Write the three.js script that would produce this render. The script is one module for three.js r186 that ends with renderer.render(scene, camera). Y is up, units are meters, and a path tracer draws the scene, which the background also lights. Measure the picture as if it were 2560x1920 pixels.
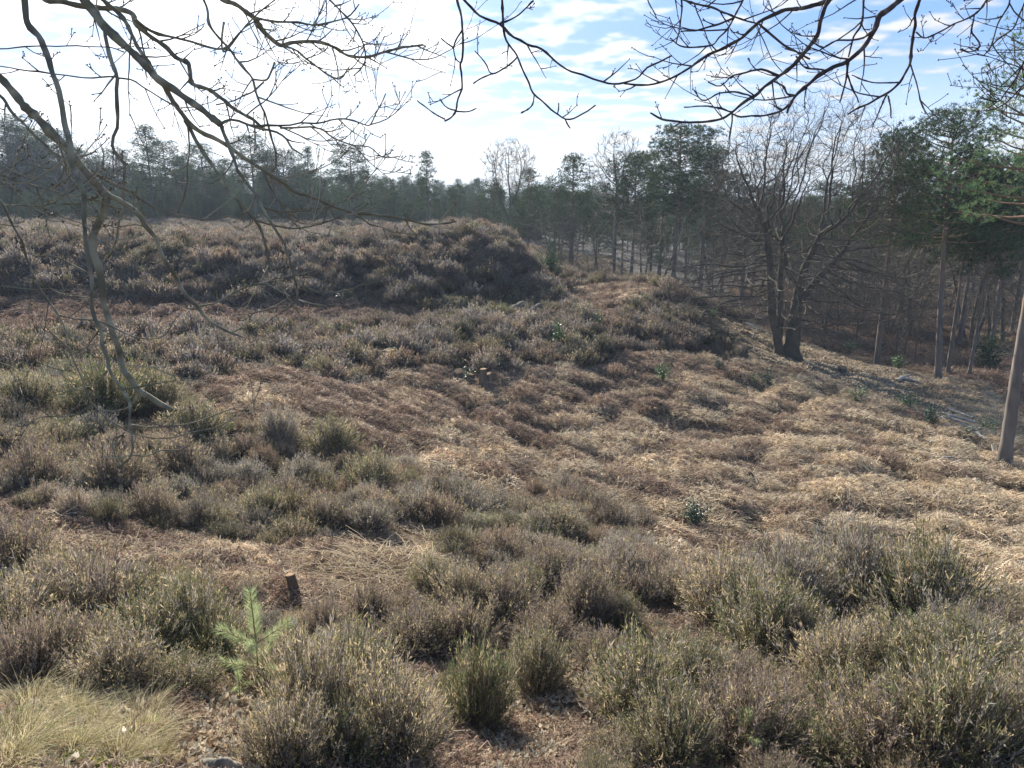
import * as THREE from 'three';
import { createNoise2D, createNoise3D } from 'simplex-noise';

// ---------------------------------------------------------------- camera, sky, sun, exposure
const rng = (s) => () => { s |= 0; s = s + 0x6D2B79F5 | 0; let t = Math.imul(s ^ s >>> 15, 1 | s); t = t + Math.imul(t ^ t >>> 7, 61 | t) ^ t; return ((t ^ t >>> 14) >>> 0) / 4294967296; };
const n2 = createNoise2D(rng(11)), n3 = createNoise3D(rng(12));
const V = (x, y, z) => new THREE.Vector3(x, y, z);
const R = THREE.MathUtils.degToRad, sstep = THREE.MathUtils.smoothstep, lerp = THREE.MathUtils.lerp, clamp = THREE.MathUtils.clamp;

const scene = new THREE.Scene();
const EYE = V(0, 10, 0), PITCH = R(-13.5), FOV = 54;
const camera = new THREE.PerspectiveCamera(FOV, 4 / 3, 0.05, 3000);
camera.position.copy(EYE); camera.rotation.set(PITCH, 0, 0); scene.add(camera);
const renderer = new THREE.WebGLRenderer({ antialias: true });
renderer.toneMapping = THREE.LinearToneMapping; renderer.toneMappingExposure = 2.6;
renderer.shadowMap.enabled = true; renderer.shadowMap.type = THREE.PCFSoftShadowMap;

const SUN_AZ = R(-21), SUN_EL = R(24);
const sunDir = V(Math.sin(SUN_AZ) * Math.cos(SUN_EL), Math.sin(SUN_EL), -Math.cos(SUN_AZ) * Math.cos(SUN_EL));
const sun = new THREE.DirectionalLight(new THREE.Color().setRGB(1, 0.955, 0.87), 5);
sun.position.copy(sunDir).multiplyScalar(300); sun.target.position.set(0, 3, -40); scene.add(sun, sun.target);
sun.castShadow = true; sun.shadow.radius = 2; sun.shadow.mapSize.set(4096, 4096);
Object.assign(sun.shadow.camera, { left: -90, right: 90, top: 90, bottom: -90, near: 1, far: 700 });

function fbm2(x, y, o) { let s = 0, a = 0.5, f = 1; for (let i = 0; i < o; i++) { s += a * n2(x * f + i * 17.3, y * f - i * 9.1); a *= 0.5; f *= 2.03; } return s; }
{ // sky: blue air, sun glow, a sheet of small broken clouds that thickens towards the sun
  const W = 4096, H = 2048, data = new Float32Array(W * H * 4);
  for (let j = 0; j < H; j++) for (let i = 0; i < W; i++) {
    const el = ((j + 0.5) / H - 0.5) * Math.PI, az = ((i + 0.5) / W - 0.5) * 2 * Math.PI, o = (j * W + i) * 4;
    const y = Math.sin(el), c = Math.cos(el), x = c * Math.cos(az), z = c * Math.sin(az);
    if (y < -0.03) { data[o] = 0.30; data[o + 1] = 0.30; data[o + 2] = 0.29; data[o + 3] = 1; continue; }
    const cg = x * sunDir.x + y * sunDir.y + z * sunDir.z, g = Math.acos(clamp(cg, -1, 1));
    const t = sstep(y, 0.0, 0.21), t2 = sstep(y, 0.2, 0.9);
    let r = lerp(lerp(0.50, 0.14, t), 0.07, t2), gr = lerp(lerp(0.60, 0.28, t), 0.14, t2), b = lerp(lerp(0.70, 0.57, t), 0.29, t2);
    const glow = 0.24 * Math.exp(-g * 2.2) + 0.8 * Math.exp(-g * 5.5);
    r += glow; gr += glow * 0.985; b += glow * 0.95;
    const k = 1 / (Math.max(y, 0) + 0.055), px = x * k, pz = z * k;
    const big = fbm2(px * 0.34 + 3.1, pz * 0.34 + 1.7, 3), streak = fbm2(px * 0.5 - 4, pz * 1.5 + 8, 4), mid = fbm2(px * 1.9 + 9, pz * 2.2 - 5, 4), fine = fbm2(px * 5.5 - 2, pz * 5.5 + 4, 3);
    const near = Math.exp(-g * 2.3) * 0.95;
    let d = 0.26 * big + 0.16 * streak + 0.74 * mid + 0.26 * fine + near - 0.24 + 0.36 * (1 - sstep(y, 0.03, 0.12));
    d = sstep(d, -0.1, 0.42);
    const lum = 0.32 + 0.07 * mid + 0.03 * fine + 1.0 * Math.exp(-g * 4.0) + 0.48 * Math.exp(-g * 1.5);
    const lo = 1 - sstep(y, 0.02, 0.1);
    data[o] = lerp(r, lum * lerp(0.99, 0.92, lo), d * 0.94); data[o + 1] = lerp(gr, lum * lerp(1, 0.965, lo), d * 0.94); data[o + 2] = lerp(b, lum * 1.02, d * 0.94); for (let k = 0; k < 3; k++) data[o + k] *= 0.72; data[o + 3] = 1;
  }
  const sky = new THREE.DataTexture(data, W, H, THREE.RGBAFormat, THREE.FloatType);
  sky.mapping = THREE.EquirectangularReflectionMapping; sky.magFilter = sky.minFilter = THREE.LinearFilter; sky.needsUpdate = true;
  scene.background = sky; scene.environment = sky;
}
scene.fog = new THREE.FogExp2(new THREE.Color().setRGB(0.78, 0.89, 1.0), 0.00055);

// ---------------------------------------------------------------- helpers
const FS = 960 / Math.tan(R(FOV / 2)), PX = 2560 / 2212;     // focal length in picture units; layout numbers below are on a 2212-wide copy
const cp = Math.cos(PITCH), sp = Math.sin(PITCH);
function ray(u, v) { const x = (u - 1280) / FS, y = -(v - 960) / FS; return V(x, y * cp + sp, y * sp - cp); }
function at(u, v, depth) { const d = ray(u, v); return EYE.clone().addScaledVector(d, depth / -d.z); }
const atD = (u, v, depth) => at(u * PX, v * PX, depth);

const taken = new Map();
function numbered(n) { const k = taken.get(n) || 0; taken.set(n, k + 1); return k ? n + '_' + String(k).padStart(3, '0') : n; }
function shade(o) { o.traverse((m) => { if (m.isMesh) { m.castShadow = true; m.receiveShadow = true; } }); return o; }
function put(o, name, label, category, group, kind) {
  o.name = numbered(name); o.userData = {};
  if (label) o.userData.label = label;
  if (category) o.userData.category = category;
  if (group) o.userData.group = group;
  if (kind) o.userData.kind = kind;
  scene.add(shade(o)); return o;
}
function part(parent, name, geo, mat, label) { const m = new THREE.Mesh(geo, mat); m.name = name; if (label) m.userData.label = label; if (FINE.has(name)) m.userData.kind = 'stuff'; parent.add(m); return m; }
const FINE = new Set(['stem', 'foliage', 'twig', 'crown', 'limb', 'needle']);
const grp = (p) => { const g = new THREE.Group(); if (p) g.position.copy(p); return g; };

class G {                                                       // collects coloured triangles
  constructor() { this.p = []; this.c = []; this.i = []; this.n = 0; }
  v(x, y, z, c) { this.p.push(x, y, z); this.c.push(c[0], c[1], c[2]); return this.n++; }
  tri(a, b, c, col) { const k = this.v(a.x, a.y, a.z, col); this.v(b.x, b.y, b.z, col); this.v(c.x, c.y, c.z, col); this.i.push(k, k + 1, k + 2); }
  kite(p, d, len, w, side, col) {                               // slender leaf-like blade
    const ax = p.x + d.x * len * 0.4, ay = p.y + d.y * len * 0.4, az = p.z + d.z * len * 0.4;
    const k = this.v(p.x, p.y, p.z, col);
    this.v(ax + side.x * w, ay + side.y * w, az + side.z * w, col); this.v(p.x + d.x * len, p.y + d.y * len, p.z + d.z * len, col); this.v(ax - side.x * w, ay - side.y * w, az - side.z * w, col);
    this.i.push(k, k + 1, k + 2, k, k + 2, k + 3);
  }
  ribbon(pts, w0, w1, side, col) {
    const m = pts.length - 1; let k = 0;
    pts.forEach((p, j) => { const w = lerp(w0, w1, j / m) / 2; k = this.v(p.x + side.x * w, p.y + side.y * w, p.z + side.z * w, col); this.v(p.x - side.x * w, p.y - side.y * w, p.z - side.z * w, col); if (j) this.i.push(k - 2, k - 1, k + 1, k - 2, k + 1, k); });
  }
  tube(pts, rad, sides, col, cap = true, lump = 0) {
    const t = V(), u = V(), w = V(); let prev = null, k0 = this.n;
    for (let j = 0; j < pts.length; j++) {
      t.subVectors(pts[Math.min(j + 1, pts.length - 1)], pts[Math.max(j - 1, 0)]).normalize();
      if (!prev) { u.set(Math.abs(t.y) < 0.9 ? 0 : 1, Math.abs(t.y) < 0.9 ? 1 : 0, 0); u.cross(t).normalize(); } else u.copy(prev).addScaledVector(t, -prev.dot(t)).normalize();
      prev = u.clone(); w.crossVectors(t, u);
      const c = typeof col === 'function' ? col(j, pts[j]) : col;
      for (let s = 0; s < sides; s++) { const a = s / sides * Math.PI * 2, q = rad[j] * (lump ? 1 + lump * n3(pts[j].x * 9 + Math.cos(a) * 2, pts[j].y * 9 + Math.sin(a) * 2, pts[j].z * 9) : 1), ca = Math.cos(a) * q, sa = Math.sin(a) * q, X = pts[j].x + u.x * ca + w.x * sa, Y = pts[j].y + u.y * ca + w.y * sa, Z = pts[j].z + u.z * ca + w.z * sa; if (lump) { const m = 1 + 0.3 * n3(X * 11, Y * 4, Z * 11) + 0.16 * n3(X * 31, Y * 13, Z * 31); this.v(X, Y, Z, [c[0] * m, c[1] * m, c[2] * m]); } else this.v(X, Y, Z, c); }
      if (j) for (let s = 0; s < sides; s++) { const a = this.n - 2 * sides + s, b = this.n - 2 * sides + (s + 1) % sides; this.i.push(a, b, a + sides, b, b + sides, a + sides); }
    }
    if (cap) for (const e of [0, pts.length - 1]) { const c = typeof col === 'function' ? col(e, pts[e]) : col, k = this.v(pts[e].x, pts[e].y, pts[e].z, c), f = k0 + e * sides; for (let s = 0; s < sides; s++) this.i.push(k, f + (e ? s : (s + 1) % sides), f + (e ? (s + 1) % sides : s)); }
  }
  geo(smooth) {
    const g = new THREE.BufferGeometry();
    g.setAttribute('position', new THREE.Float32BufferAttribute(this.p, 3)); g.setAttribute('color', new THREE.Float32BufferAttribute(this.c, 3)); g.setIndex(this.i);
    if (smooth) g.computeVertexNormals(); return g;
  }
}
const jit = (c, r, a = 0.25) => { const k = 1 + (r() - 0.5) * 2 * a; return [c[0] * k, c[1] * k * (1 + (r() - 0.5) * 0.08), c[2] * k * (1 + (r() - 0.5) * 0.15)]; };
const rdir = (r) => { const z = r() * 2 - 1, a = r() * 6.2832, q = Math.sqrt(1 - z * z); return V(q * Math.cos(a), z, q * Math.sin(a)); };
const bez = (a, b, c, t) => V(lerp(lerp(a.x, b.x, t), lerp(b.x, c.x, t), t), lerp(lerp(a.y, b.y, t), lerp(b.y, c.y, t), t), lerp(lerp(a.z, b.z, t), lerp(b.z, c.z, t), t));
const pick = (r, list) => list[Math.floor(r() * list.length)];
function wpick(r, list) { let t = r(); for (const [w, c] of list) { if ((t -= w) <= 0) return c; } return list[0][1]; }

// materials: colour comes from vertex colours, tinted per copy
function noiseTex(seed, size, f, lo, hi, stretch = 1) {
  const nn = createNoise3D(rng(seed)), d = new Uint8Array(size * size * 4), T = Math.PI * 2;
  for (let j = 0; j < size; j++) for (let i = 0; i < size; i++) {
    let s = 0, a = 0.5, q = f; for (let o = 0; o < 5; o++) { const x = i / size * T, y = j / size * T; s += a * nn(Math.cos(x) * q * stretch + o * 7, Math.sin(x) * q * stretch + Math.cos(y) * q, Math.sin(y) * q - o * 3); a *= 0.6; q *= 2.1; }
    const v = clamp(lerp(lo, hi, clamp(s * 0.9 + 0.5, 0, 1)), 0, 255), o = (j * size + i) * 4; d[o] = d[o + 1] = d[o + 2] = v; d[o + 3] = 255;
  }
  const t = new THREE.DataTexture(d, size, size); t.wrapS = t.wrapT = THREE.RepeatWrapping; t.magFilter = THREE.LinearFilter; t.minFilter = THREE.LinearMipmapLinearFilter; t.generateMipmaps = true; t.needsUpdate = true; return t;
}
const leafMat = (through, rough = 0.95) => new THREE.MeshPhysicalMaterial({ vertexColors: true, roughness: rough, transmission: through, thickness: 0, side: THREE.DoubleSide, specularIntensity: 0.2 });
const M = {
  twiggy: leafMat(0.42), needle: leafMat(0.32), grass: leafMat(0.5), straw: leafMat(0.35), dryLeaf: leafMat(0.4, 0.8),
  holly: new THREE.MeshPhysicalMaterial({ vertexColors: true, roughness: 0.52, side: THREE.DoubleSide, transmission: 0.12, thickness: 0 }),
  bark: new THREE.MeshPhysicalMaterial({ vertexColors: true, roughness: 0.95, specularIntensity: 0.12 }),
  wood: new THREE.MeshPhysicalMaterial({ vertexColors: true, roughness: 0.95, specularIntensity: 0.12 }),
};
M.bark.side = M.wood.side = THREE.DoubleSide;

// ---------------------------------------------------------------- terrain
// control points: where the ground shows (u, v on the 2212-wide layout) and how far it is (m)
const CTRL = [
  [0, 1659, 2.9], [200, 1620, 3.2], [400, 1590, 3.6], [560, 1640, 3.5], [0, 1500, 3.9], [300, 1450, 4.7], [550, 1480, 4.7], [760, 1600, 4.2],
  [1050, 1640, 4.6], [1000, 1500, 6.0], [1250, 1560, 5.4], [1400, 1600, 5.1], [1700, 1640, 4.9], [2100, 1640, 4.8], [2212, 1500, 6.0], [1800, 1480, 6.6],
  [100, 1330, 5.9], [300, 1300, 6.9], [0, 1150, 8.4], [560, 1300, 7.4], [760, 1380, 6.9], [850, 1240, 9.1], [1100, 1320, 8.4], [1300, 1330, 8.5], [1500, 1330, 9.2], [1800, 1350, 9.2], [2150, 1370, 9.2],
  [100, 1010, 12.0], [300, 1120, 10.4], [500, 1120, 11.2], [700, 1150, 10.8], [0, 890, 15.5], [250, 930, 14.6], [450, 930, 15.6], [700, 1000, 15.2], [900, 1090, 13.4], [1150, 1130, 13.2], [1350, 1190, 13.0],
  [1500, 1110, 17.0], [1650, 1230, 14.0], [1900, 1230, 14.2], [2200, 1240, 14.0], [1800, 1100, 18.0], [2100, 1100, 18.2], [2000, 980, 23.0], [2165, 1000, 22.5],
  [200, 800, 21.5], [0, 790, 21.0], [450, 850, 19.8], [650, 850, 21.5], [800, 900, 20.6], [1000, 950, 21.0], [1250, 1000, 20.6], [1500, 950, 24.0], [1700, 950, 24.0], [900, 800, 27.0], [1100, 820, 27.5], [1300, 850, 27.5], [1500, 830, 29.5], [1650, 830, 31.0],
  [0, 715, 28.0], [250, 715, 28.5], [500, 725, 29.0], [750, 730, 30.5], [1000, 715, 33.0], [1200, 705, 35.0], [1350, 710, 36.0], [1480, 730, 36.0],
  [0, 645, 33.5], [250, 640, 35.5], [500, 655, 36.0], [750, 660, 37.0], [950, 680, 37.5], [1100, 672, 39.5], [1200, 650, 42.0],
  [0, 572, 36.2], [250, 570, 38.0], [500, 578, 38.8], [700, 584, 39.6], [850, 602, 40.0], [1000, 620, 40.5], [1100, 635, 41.5],
  [0, 526, 43.0], [300, 528, 43.5], [600, 538, 43.8], [850, 546, 44.0], [1000, 534, 44.6], [1085, 548, 44.8], [1150, 582, 45.0], [1185, 612, 46.0],
  [0, 484, 85.0], [300, 496, 82.0], [600, 508, 76.0], [800, 520, 62.0],
  [1215, 630, 47.5], [1300, 645, 44.5], [1280, 616, 49], [1340, 616, 48], [1410, 614, 46.0], [1450, 635, 43.5], [1400, 660, 40.0], [1500, 665, 42.0], [1560, 700, 40.5],
  [1620, 725, 40.0], [1700, 772, 38.5], [1800, 800, 35.0], [1900, 850, 31.0], [2030, 815, 34.0], [2200, 840, 32.0], [1900, 790, 40.0], [2100, 760, 44.0], [2200, 740, 47.0], [1800, 740, 46.0],
].map(([u, v, d]) => atD(u, v, d));
for (const [x, z, y] of [[0, 0.3, 8.35], [-2, 0, 8.35], [2.5, 0, 8.2], [0, -1.6, 7.9], [1.6, -2.2, 7.3], [-5, 4, 8.4], [6, 4, 8.4], [0, 10, 8.2], [-14, -2, 7.2], [14, -2, 6.6], [-30, 0, 7], [30, 0, 5], [-20, -12, 5.6], [26, -14, 1.9], [30, -30, 1.7], [40, -50, 1.4], [20, -60, 1.8], [8, -62, 3.2], [-6, -80, 6.6], [-20, -110, 7.6], [-60, -110, 8], [-90, -60, 7.6], [-50, -40, 6.9], [30, -110, 2.2], [70, -100, 1.2], [60, -20, 1.4], [2, -70, 4.6], [-40, -22, 5.2], [14, -52, 2.4], [-30, -150, 7.6], [40, -150, 2.5], [-130, -150, 8], [130, -150, 1], [110, 0, 1], [-110, 0, 7.5], [0, 60, 7.5], [0, -230, 5]]) CTRL.push(V(x, y, z));
const hBase = (() => {                                          // smoothed thin-plate spline through the control points
  const n = CTRL.length, N = n + 3, A = [], phi = (r2) => r2 < 1e-9 ? 0 : 0.5 * r2 * Math.log(r2);
  const wx = (p) => Math.sign(p.x) * Math.pow(Math.abs(p.x), 0.75), wz = (p) => Math.sign(p.z) * Math.pow(Math.abs(p.z), 0.75);
  const X = CTRL.map(wx), Z = CTRL.map(wz);
  for (let i = 0; i < n; i++) { const row = new Float64Array(N + 1); for (let j = 0; j < n; j++) row[j] = i === j ? 0.12 : phi((X[i] - X[j]) ** 2 + (Z[i] - Z[j]) ** 2); row[n] = 1; row[n + 1] = X[i]; row[n + 2] = Z[i]; row[N] = CTRL[i].y; A.push(row); }
  for (let k = 0; k < 3; k++) { const row = new Float64Array(N + 1); for (let j = 0; j < n; j++) row[j] = k === 0 ? 1 : k === 1 ? X[j] : Z[j]; A.push(row); }
  for (let c = 0; c < N; c++) { let b = c; for (let r = c + 1; r < N; r++) if (Math.abs(A[r][c]) > Math.abs(A[b][c])) b = r; [A[c], A[b]] = [A[b], A[c]]; for (let r = 0; r < N; r++) if (r !== c) { const f = A[r][c] / A[c][c]; if (f) for (let k = c; k <= N; k++) A[r][k] -= f * A[c][k]; } }
  const w = A.map((row, i) => row[N] / row[i]);
  return (x, z) => {
    const q = wx({ x }), s = wz({ z }); let y = w[n] + w[n + 1] * q + w[n + 2] * s;
    for (let j = 0; j < n; j++) { const dx = q - X[j], dz = s - Z[j], r2 = dx * dx + dz * dz; if (r2 > 1e-9) y += w[j] * 0.5 * r2 * Math.log(r2); }
    return clamp(y, 0.4, 9.2);
  };
})();
function hitWith(h, u, v) { const d = ray(u * PX, v * PX).normalize(); let t = 1.5; for (let k = 0; k < 4000; k++) { const p = EYE.clone().addScaledVector(d, t), e = p.y - h(p.x, p.z); if (e < 0.004 || t > 300) return p; t += Math.max(0.004, e * 0.35); } return EYE.clone().addScaledVector(d, t); }

// ground cover outlines, as places on the ground
const outline = (list) => list.map(([u, v]) => { const p = hitWith(hBase, u, v); return [p.x, p.z]; });
const COVER = {
  ditch: outline([[380, 850], [500, 802], [650, 812], [760, 838], [860, 800], [950, 800], [1050, 815], [1150, 790], [1260, 800], [1340, 770], [1440, 765], [1515, 745], [1535, 700], [1600, 745], [1700, 800], [1900, 868], [2010, 908], [2212, 960], [2400, 1100], [2400, 1320], [2212, 1300], [1900, 1290], [1650, 1268], [1480, 1270], [1400, 1220], [1345, 1120], [1200, 1090], [1050, 1080], [930, 1065], [850, 1025], [700, 975], [520, 950], [430, 905]]),
  path: outline([[1530, 682], [1575, 696], [1630, 715], [1700, 735], [1790, 764], [1900, 796], [2010, 838], [2090, 900], [2010, 915], [1900, 872], [1800, 834], [1700, 800], [1600, 740], [1545, 705]]),
  bandL: outline([[-100, 650], [200, 632], [400, 662], [700, 652], [900, 668], [1010, 695], [900, 700], [500, 725], [200, 730], [-100, 735]]),
  saddle: outline([[1200, 632], [1250, 622], [1330, 618], [1410, 617], [1470, 640], [1410, 650], [1340, 690], [1285, 698], [1215, 655]]),
  slash: outline([[30, 1130], [250, 1140], [420, 1150], [600, 1185], [720, 1170], [850, 1135], [1000, 1150], [985, 1210], [900, 1290], [740, 1330], [620, 1320], [520, 1270], [380, 1235], [200, 1215], [50, 1190]]),
  bare: outline([[900, 1420], [1020, 1370], [1150, 1365], [1280, 1400], [1330, 1440], [1250, 1490], [1130, 1500], [1000, 1490]]),
  litter: outline([[340, 1690], [365, 1570], [430, 1510], [520, 1500], [570, 1530], [560, 1690]]),
  gap: outline([[990, 1690], [1010, 1600], [1075, 1500], [1150, 1415], [1290, 1420], [1300, 1480], [1250, 1560], [1190, 1640], [1160, 1700]]),
  turf: outline([[-80, 1700], [-80, 1470], [60, 1480], [230, 1500], [340, 1520], [365, 1580], [350, 1700]]),
};
const bound = {}; for (const k in COVER) { const P = COVER[k]; bound[k] = [Math.min(...P.map((p) => p[0])) - 3, Math.max(...P.map((p) => p[0])) + 3, Math.min(...P.map((p) => p[1])) - 3, Math.max(...P.map((p) => p[1])) + 3]; }
function inside(k, x, z) {                                      // signed distance, positive inside
  const b = bound[k]; if (x < b[0] || x > b[1] || z < b[2] || z > b[3]) return -3;
  const P = COVER[k]; let c = false, d = 9;
  for (let i = 0, j = P.length - 1; i < P.length; j = i++) {
    const [ax, az] = P[i], [bx, bz] = P[j];
    if ((az > z) !== (bz > z) && x < (bx - ax) * (z - az) / (bz - az) + ax) c = !c;
    const t = clamp(((x - ax) * (bx - ax) + (z - az) * (bz - az)) / ((bx - ax) ** 2 + (bz - az) ** 2 + 1e-9), 0, 1);
    d = Math.min(d, Math.hypot(ax + t * (bx - ax) - x, az + t * (bz - az) - z));
  }
  return c ? d : -d;
}
const TRAIL = outline([[1655, 925], [1662, 1030], [1700, 1095], [1655, 1165], [1560, 1235]]);
function trail(x, z) { let d = 9; for (let i = 1; i < TRAIL.length; i++) { const [ax, az] = TRAIL[i - 1], [bx, bz] = TRAIL[i], t = clamp(((x - ax) * (bx - ax) + (z - az) * (bz - az)) / ((bx - ax) ** 2 + (bz - az) ** 2), 0, 1); d = Math.min(d, Math.hypot(ax + t * (bx - ax) - x, az + t * (bz - az) - z)); } return d + 0.12 * n2(x * 1.5, z * 1.5); }   // a line trodden through the bracken
const woods = (x, z) => sstep(x - (9.5 + (-z - 20) * 0.19), 0, 4) * sstep(-z, 16, 24);   // wood floor to the right
function hum(x, z) {                                            // hummocks of collapsed bracken: swells that run across the slope
  const a = x * 0.84 + z * 0.54, b = -x * 0.54 + z * 0.84, w = n2(x * 0.25 + 5, z * 0.25) * 0.7;
  const r = 1 - Math.abs(n2(a * 0.15 + w, b * 0.42 + w * 1.2)), q = n2(x * 1.15 + 40, z * 1.15), s = n2(x * 2.6, z * 2.6 + 9);
  return 0.66 * (r * r - 0.42) + 0.12 * q + 0.07 * s + 0.05 * n2(x * 0.6 - 7, z * 1.9);
}
function height(x, z) {
  let y = hBase(x, z); const d = inside('ditch', x, z), far = Math.hypot(x, z);
  const wd = sstep(d, -0.3, 1.2), wb = Math.max(sstep(inside('bandL', x, z), -0.5, 1), sstep(inside('saddle', x, z), -0.5, 1));
  y += hum(x, z) * wd * lerp(0.8, 1.05, sstep(-z, 12, 22)) + hum(x * 0.8 + 30, z * 0.8) * wb * 0.8;
  if (wd > 0) y -= 0.2 * wd * (1 - sstep(trail(x, z), 0.1, 0.42));
  y += (1 - wd) * (0.14 * n2(x * 0.45, z * 0.45) + 0.05 * n2(x * 1.7, z * 1.7 + 20)) * sstep(far, 2.5, 9);
  return y;
}
const hit = (u, v) => { const p = hitWith(height, u, v); p.y = height(p.x, p.z); return p; };
const onGround = (x, z, dy = 0) => V(x, height(x, z) + dy, z);
function slopeAt(x, z, e = 0.3) { const n = V(hBase(x - e, z) - hBase(x + e, z), 2 * e, hBase(x, z - e) - hBase(x, z + e)); return n.normalize(); }
const kindAt = (x, z) => {
  const j = 0.35 * n2(x * 1.3, z * 1.3 + 70) + 0.2 * n2(x * 4, z * 4);
  for (const k of ['path', 'turf', 'litter', 'gap', 'bare', 'slash', 'saddle', 'bandL', 'ditch']) if (inside(k, x, z) + j * (k === 'turf' || k === 'litter' || k === 'gap' ? 0.25 : k === 'slash' || k === 'bare' ? 0.5 : 1) > 0) return k;
  if (x > 9.5 && (inside('path', x, z) > -2 || inside('ditch', x, z) > -2)) return 'ditch';
  return woods(x, z) + j * 0.4 > 0.5 ? 'wood' : 'heath';
};
const SOIL = { path: [0.42, 0.33, 0.22], turf: [0.12, 0.10, 0.05], litter: [0.12, 0.085, 0.055], gap: [0.14, 0.105, 0.065], slash: [0.13, 0.09, 0.06], bare: [0.06, 0.045, 0.036], saddle: [0.17, 0.11, 0.065], bandL: [0.14, 0.095, 0.07], ditch: [0.17, 0.115, 0.062], wood: [0.15, 0.10, 0.06], heath: [0.085, 0.066, 0.05] };  // path soil lightened: sunshine on the path is put into its colour
{
  const angs = []; for (let a = -50; a < 50; a += 0.25) angs.push(a); for (let a = 50; a < 310; a += 2.5) angs.push(a);
  const rads = [0]; for (let r = 0.7; r < 420; r *= 1.0135) rads.push(r); rads.push(700, 1200);
  const pos = [], col = [], uv = [], idx = [], na = angs.length;
  for (const r of rads) for (const a of angs) {
    const x = Math.sin(R(a)) * r, z = -Math.cos(R(a)) * r, y = r > 300 ? lerp(hBase(x * 300 / r, z * 300 / r), 3, sstep(r, 300, 420)) : height(x, z);
    const c = SOIL[r > 300 ? 'wood' : kindAt(x, z)], q = 1 + 0.22 * n2(x * 0.9, z * 0.9) + 0.2 * n2(x * 5, z * 5);
    pos.push(x, y, z); col.push(c[0] * q, c[1] * q, c[2] * q); uv.push(x * 0.5, z * 0.5);
  }
  for (let i = 0; i < rads.length - 1; i++) for (let j = 0; j < na; j++) { const k = (j + 1) % na, a = i * na + j, b = i * na + k, c = a + na, d = b + na; if (i) idx.push(a, b, c); idx.push(b, d, c); }
  const g = new THREE.BufferGeometry(); g.setAttribute('position', new THREE.Float32BufferAttribute(pos, 3)); g.setAttribute('color', new THREE.Float32BufferAttribute(col, 3)); g.setAttribute('uv', new THREE.Float32BufferAttribute(uv, 2)); g.setIndex(idx); g.computeVertexNormals();
  const nt = noiseTex(5, 512, 6, 110, 255), mat = new THREE.MeshStandardMaterial({ vertexColors: true, roughness: 1, map: nt, bumpMap: nt, bumpScale: 0.03, side: THREE.DoubleSide });
  nt.colorSpace = THREE.SRGBColorSpace;
  put(new THREE.Mesh(g, mat), 'ground', 'banks, ditch and wood floor of the old earthwork', 'ground', null, 'structure');
}
console.log('terrain done');

// ---------------------------------------------------------------- heather, bracken, grass, leaves
const OLIVE = [0.18, 0.168, 0.074], GREEN = [0.115, 0.142, 0.062], MAUVE = [0.235, 0.195, 0.168], BUFF = [0.49, 0.39, 0.235], RUST = [0.265, 0.195, 0.142], WOODY = [0.095, 0.075, 0.06], GREY = [0.31, 0.285, 0.24];
function heather(seed, { r = 0.42, h = 0.55, n = 520, w = 1, mix, speck = 0, lean = 0, sprigs = 15, filler = 140 }) {
  const q = rng(seed), S = new G(), F = new G(), lump = createNoise2D(rng(seed + 1));
  for (let k = 0; k < n; k++) {
    const a = q() * 6.2832, e = Math.pow(q(), 0.55), lm = 1 + 0.28 * lump(Math.cos(a) * e * 2.4, Math.sin(a) * e * 2.4);
    const tip = V(Math.cos(a) * e * r * lm + lean * r * 0.4, h * Math.sqrt(Math.max(0.04, 1 - 0.86 * e * e)) * lm * (0.78 + 0.34 * q()), Math.sin(a) * e * r * lm);
    const base = V(tip.x * 0.35 + (q() - 0.5) * 0.08, -0.04, tip.z * 0.35 + (q() - 0.5) * 0.08), mid = V(lerp(base.x, tip.x, 0.45) + (q() - 0.5) * 0.06, tip.y * 0.55, lerp(base.z, tip.z, 0.45) + (q() - 0.5) * 0.06);
    const side = rdir(q); side.y *= 0.2; side.normalize();
    const pts = [0, 0.36, 0.7, 1].map((t) => bez(base, mid, tip, t));
    S.ribbon(pts, 0.0052 * w, 0.0026 * w, side, jit(q() < 0.5 ? WOODY : MAUVE, q));
    const tone = wpick(q, mix);
    for (let s = 0; s < sprigs; s++) {
      const t = s === 0 ? 0.97 : 0.38 + 0.62 * q(), p = bez(base, mid, tip, t), p2 = bez(base, mid, tip, Math.max(0, t - 0.1)), d = p.clone().sub(p2).normalize().multiplyScalar(1).addScaledVector(rdir(q), s === 0 ? 0.2 : 0.95); d.y += 0.2; d.normalize();
      const sd = rdir(q).cross(d).normalize();
      F.kite(p, d, (0.024 + 0.034 * q()) * Math.sqrt(w), (0.0022 + 0.0018 * q()) * w, sd, jit(q() < 0.82 ? tone : wpick(q, mix), q, 0.3));
      if (speck && q() < speck) { const c = p.clone().addScaledVector(d, 0.03 + 0.03 * q()), sd2 = rdir(q), d2 = rdir(q); F.kite(c, d2, 0.009 * w, 0.0032 * w, sd2.cross(d2).normalize(), jit([0.72, 0.56, 0.33], q, 0.2)); }
    }
  }
  for (let k = 0; k < filler; k++) {                            // old woody twigs inside
    const a = q() * 6.2832, e = Math.sqrt(q()) * r * 0.9, p = V(Math.cos(a) * e, q() * h * 0.4, Math.sin(a) * e), d = rdir(q); d.y = Math.abs(d.y) * 0.9;
    S.ribbon([p, p.clone().addScaledVector(d, 0.09), p.clone().addScaledVector(d, 0.17).add(V(0, 0.03, 0))], 0.006 * w, 0.003 * w, rdir(q), jit(WOODY, q, 0.4));
  }
  return { stem: S, foliage: F };
}
const joined = (o) => { const g = new G(); for (const k of Object.keys(o)) { const s = o[k]; for (const x of s.p) g.p.push(x); for (const x of s.c) g.c.push(x); for (const x of s.i) g.i.push(x + g.n); g.n += s.n; } return g.geo(); };
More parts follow.
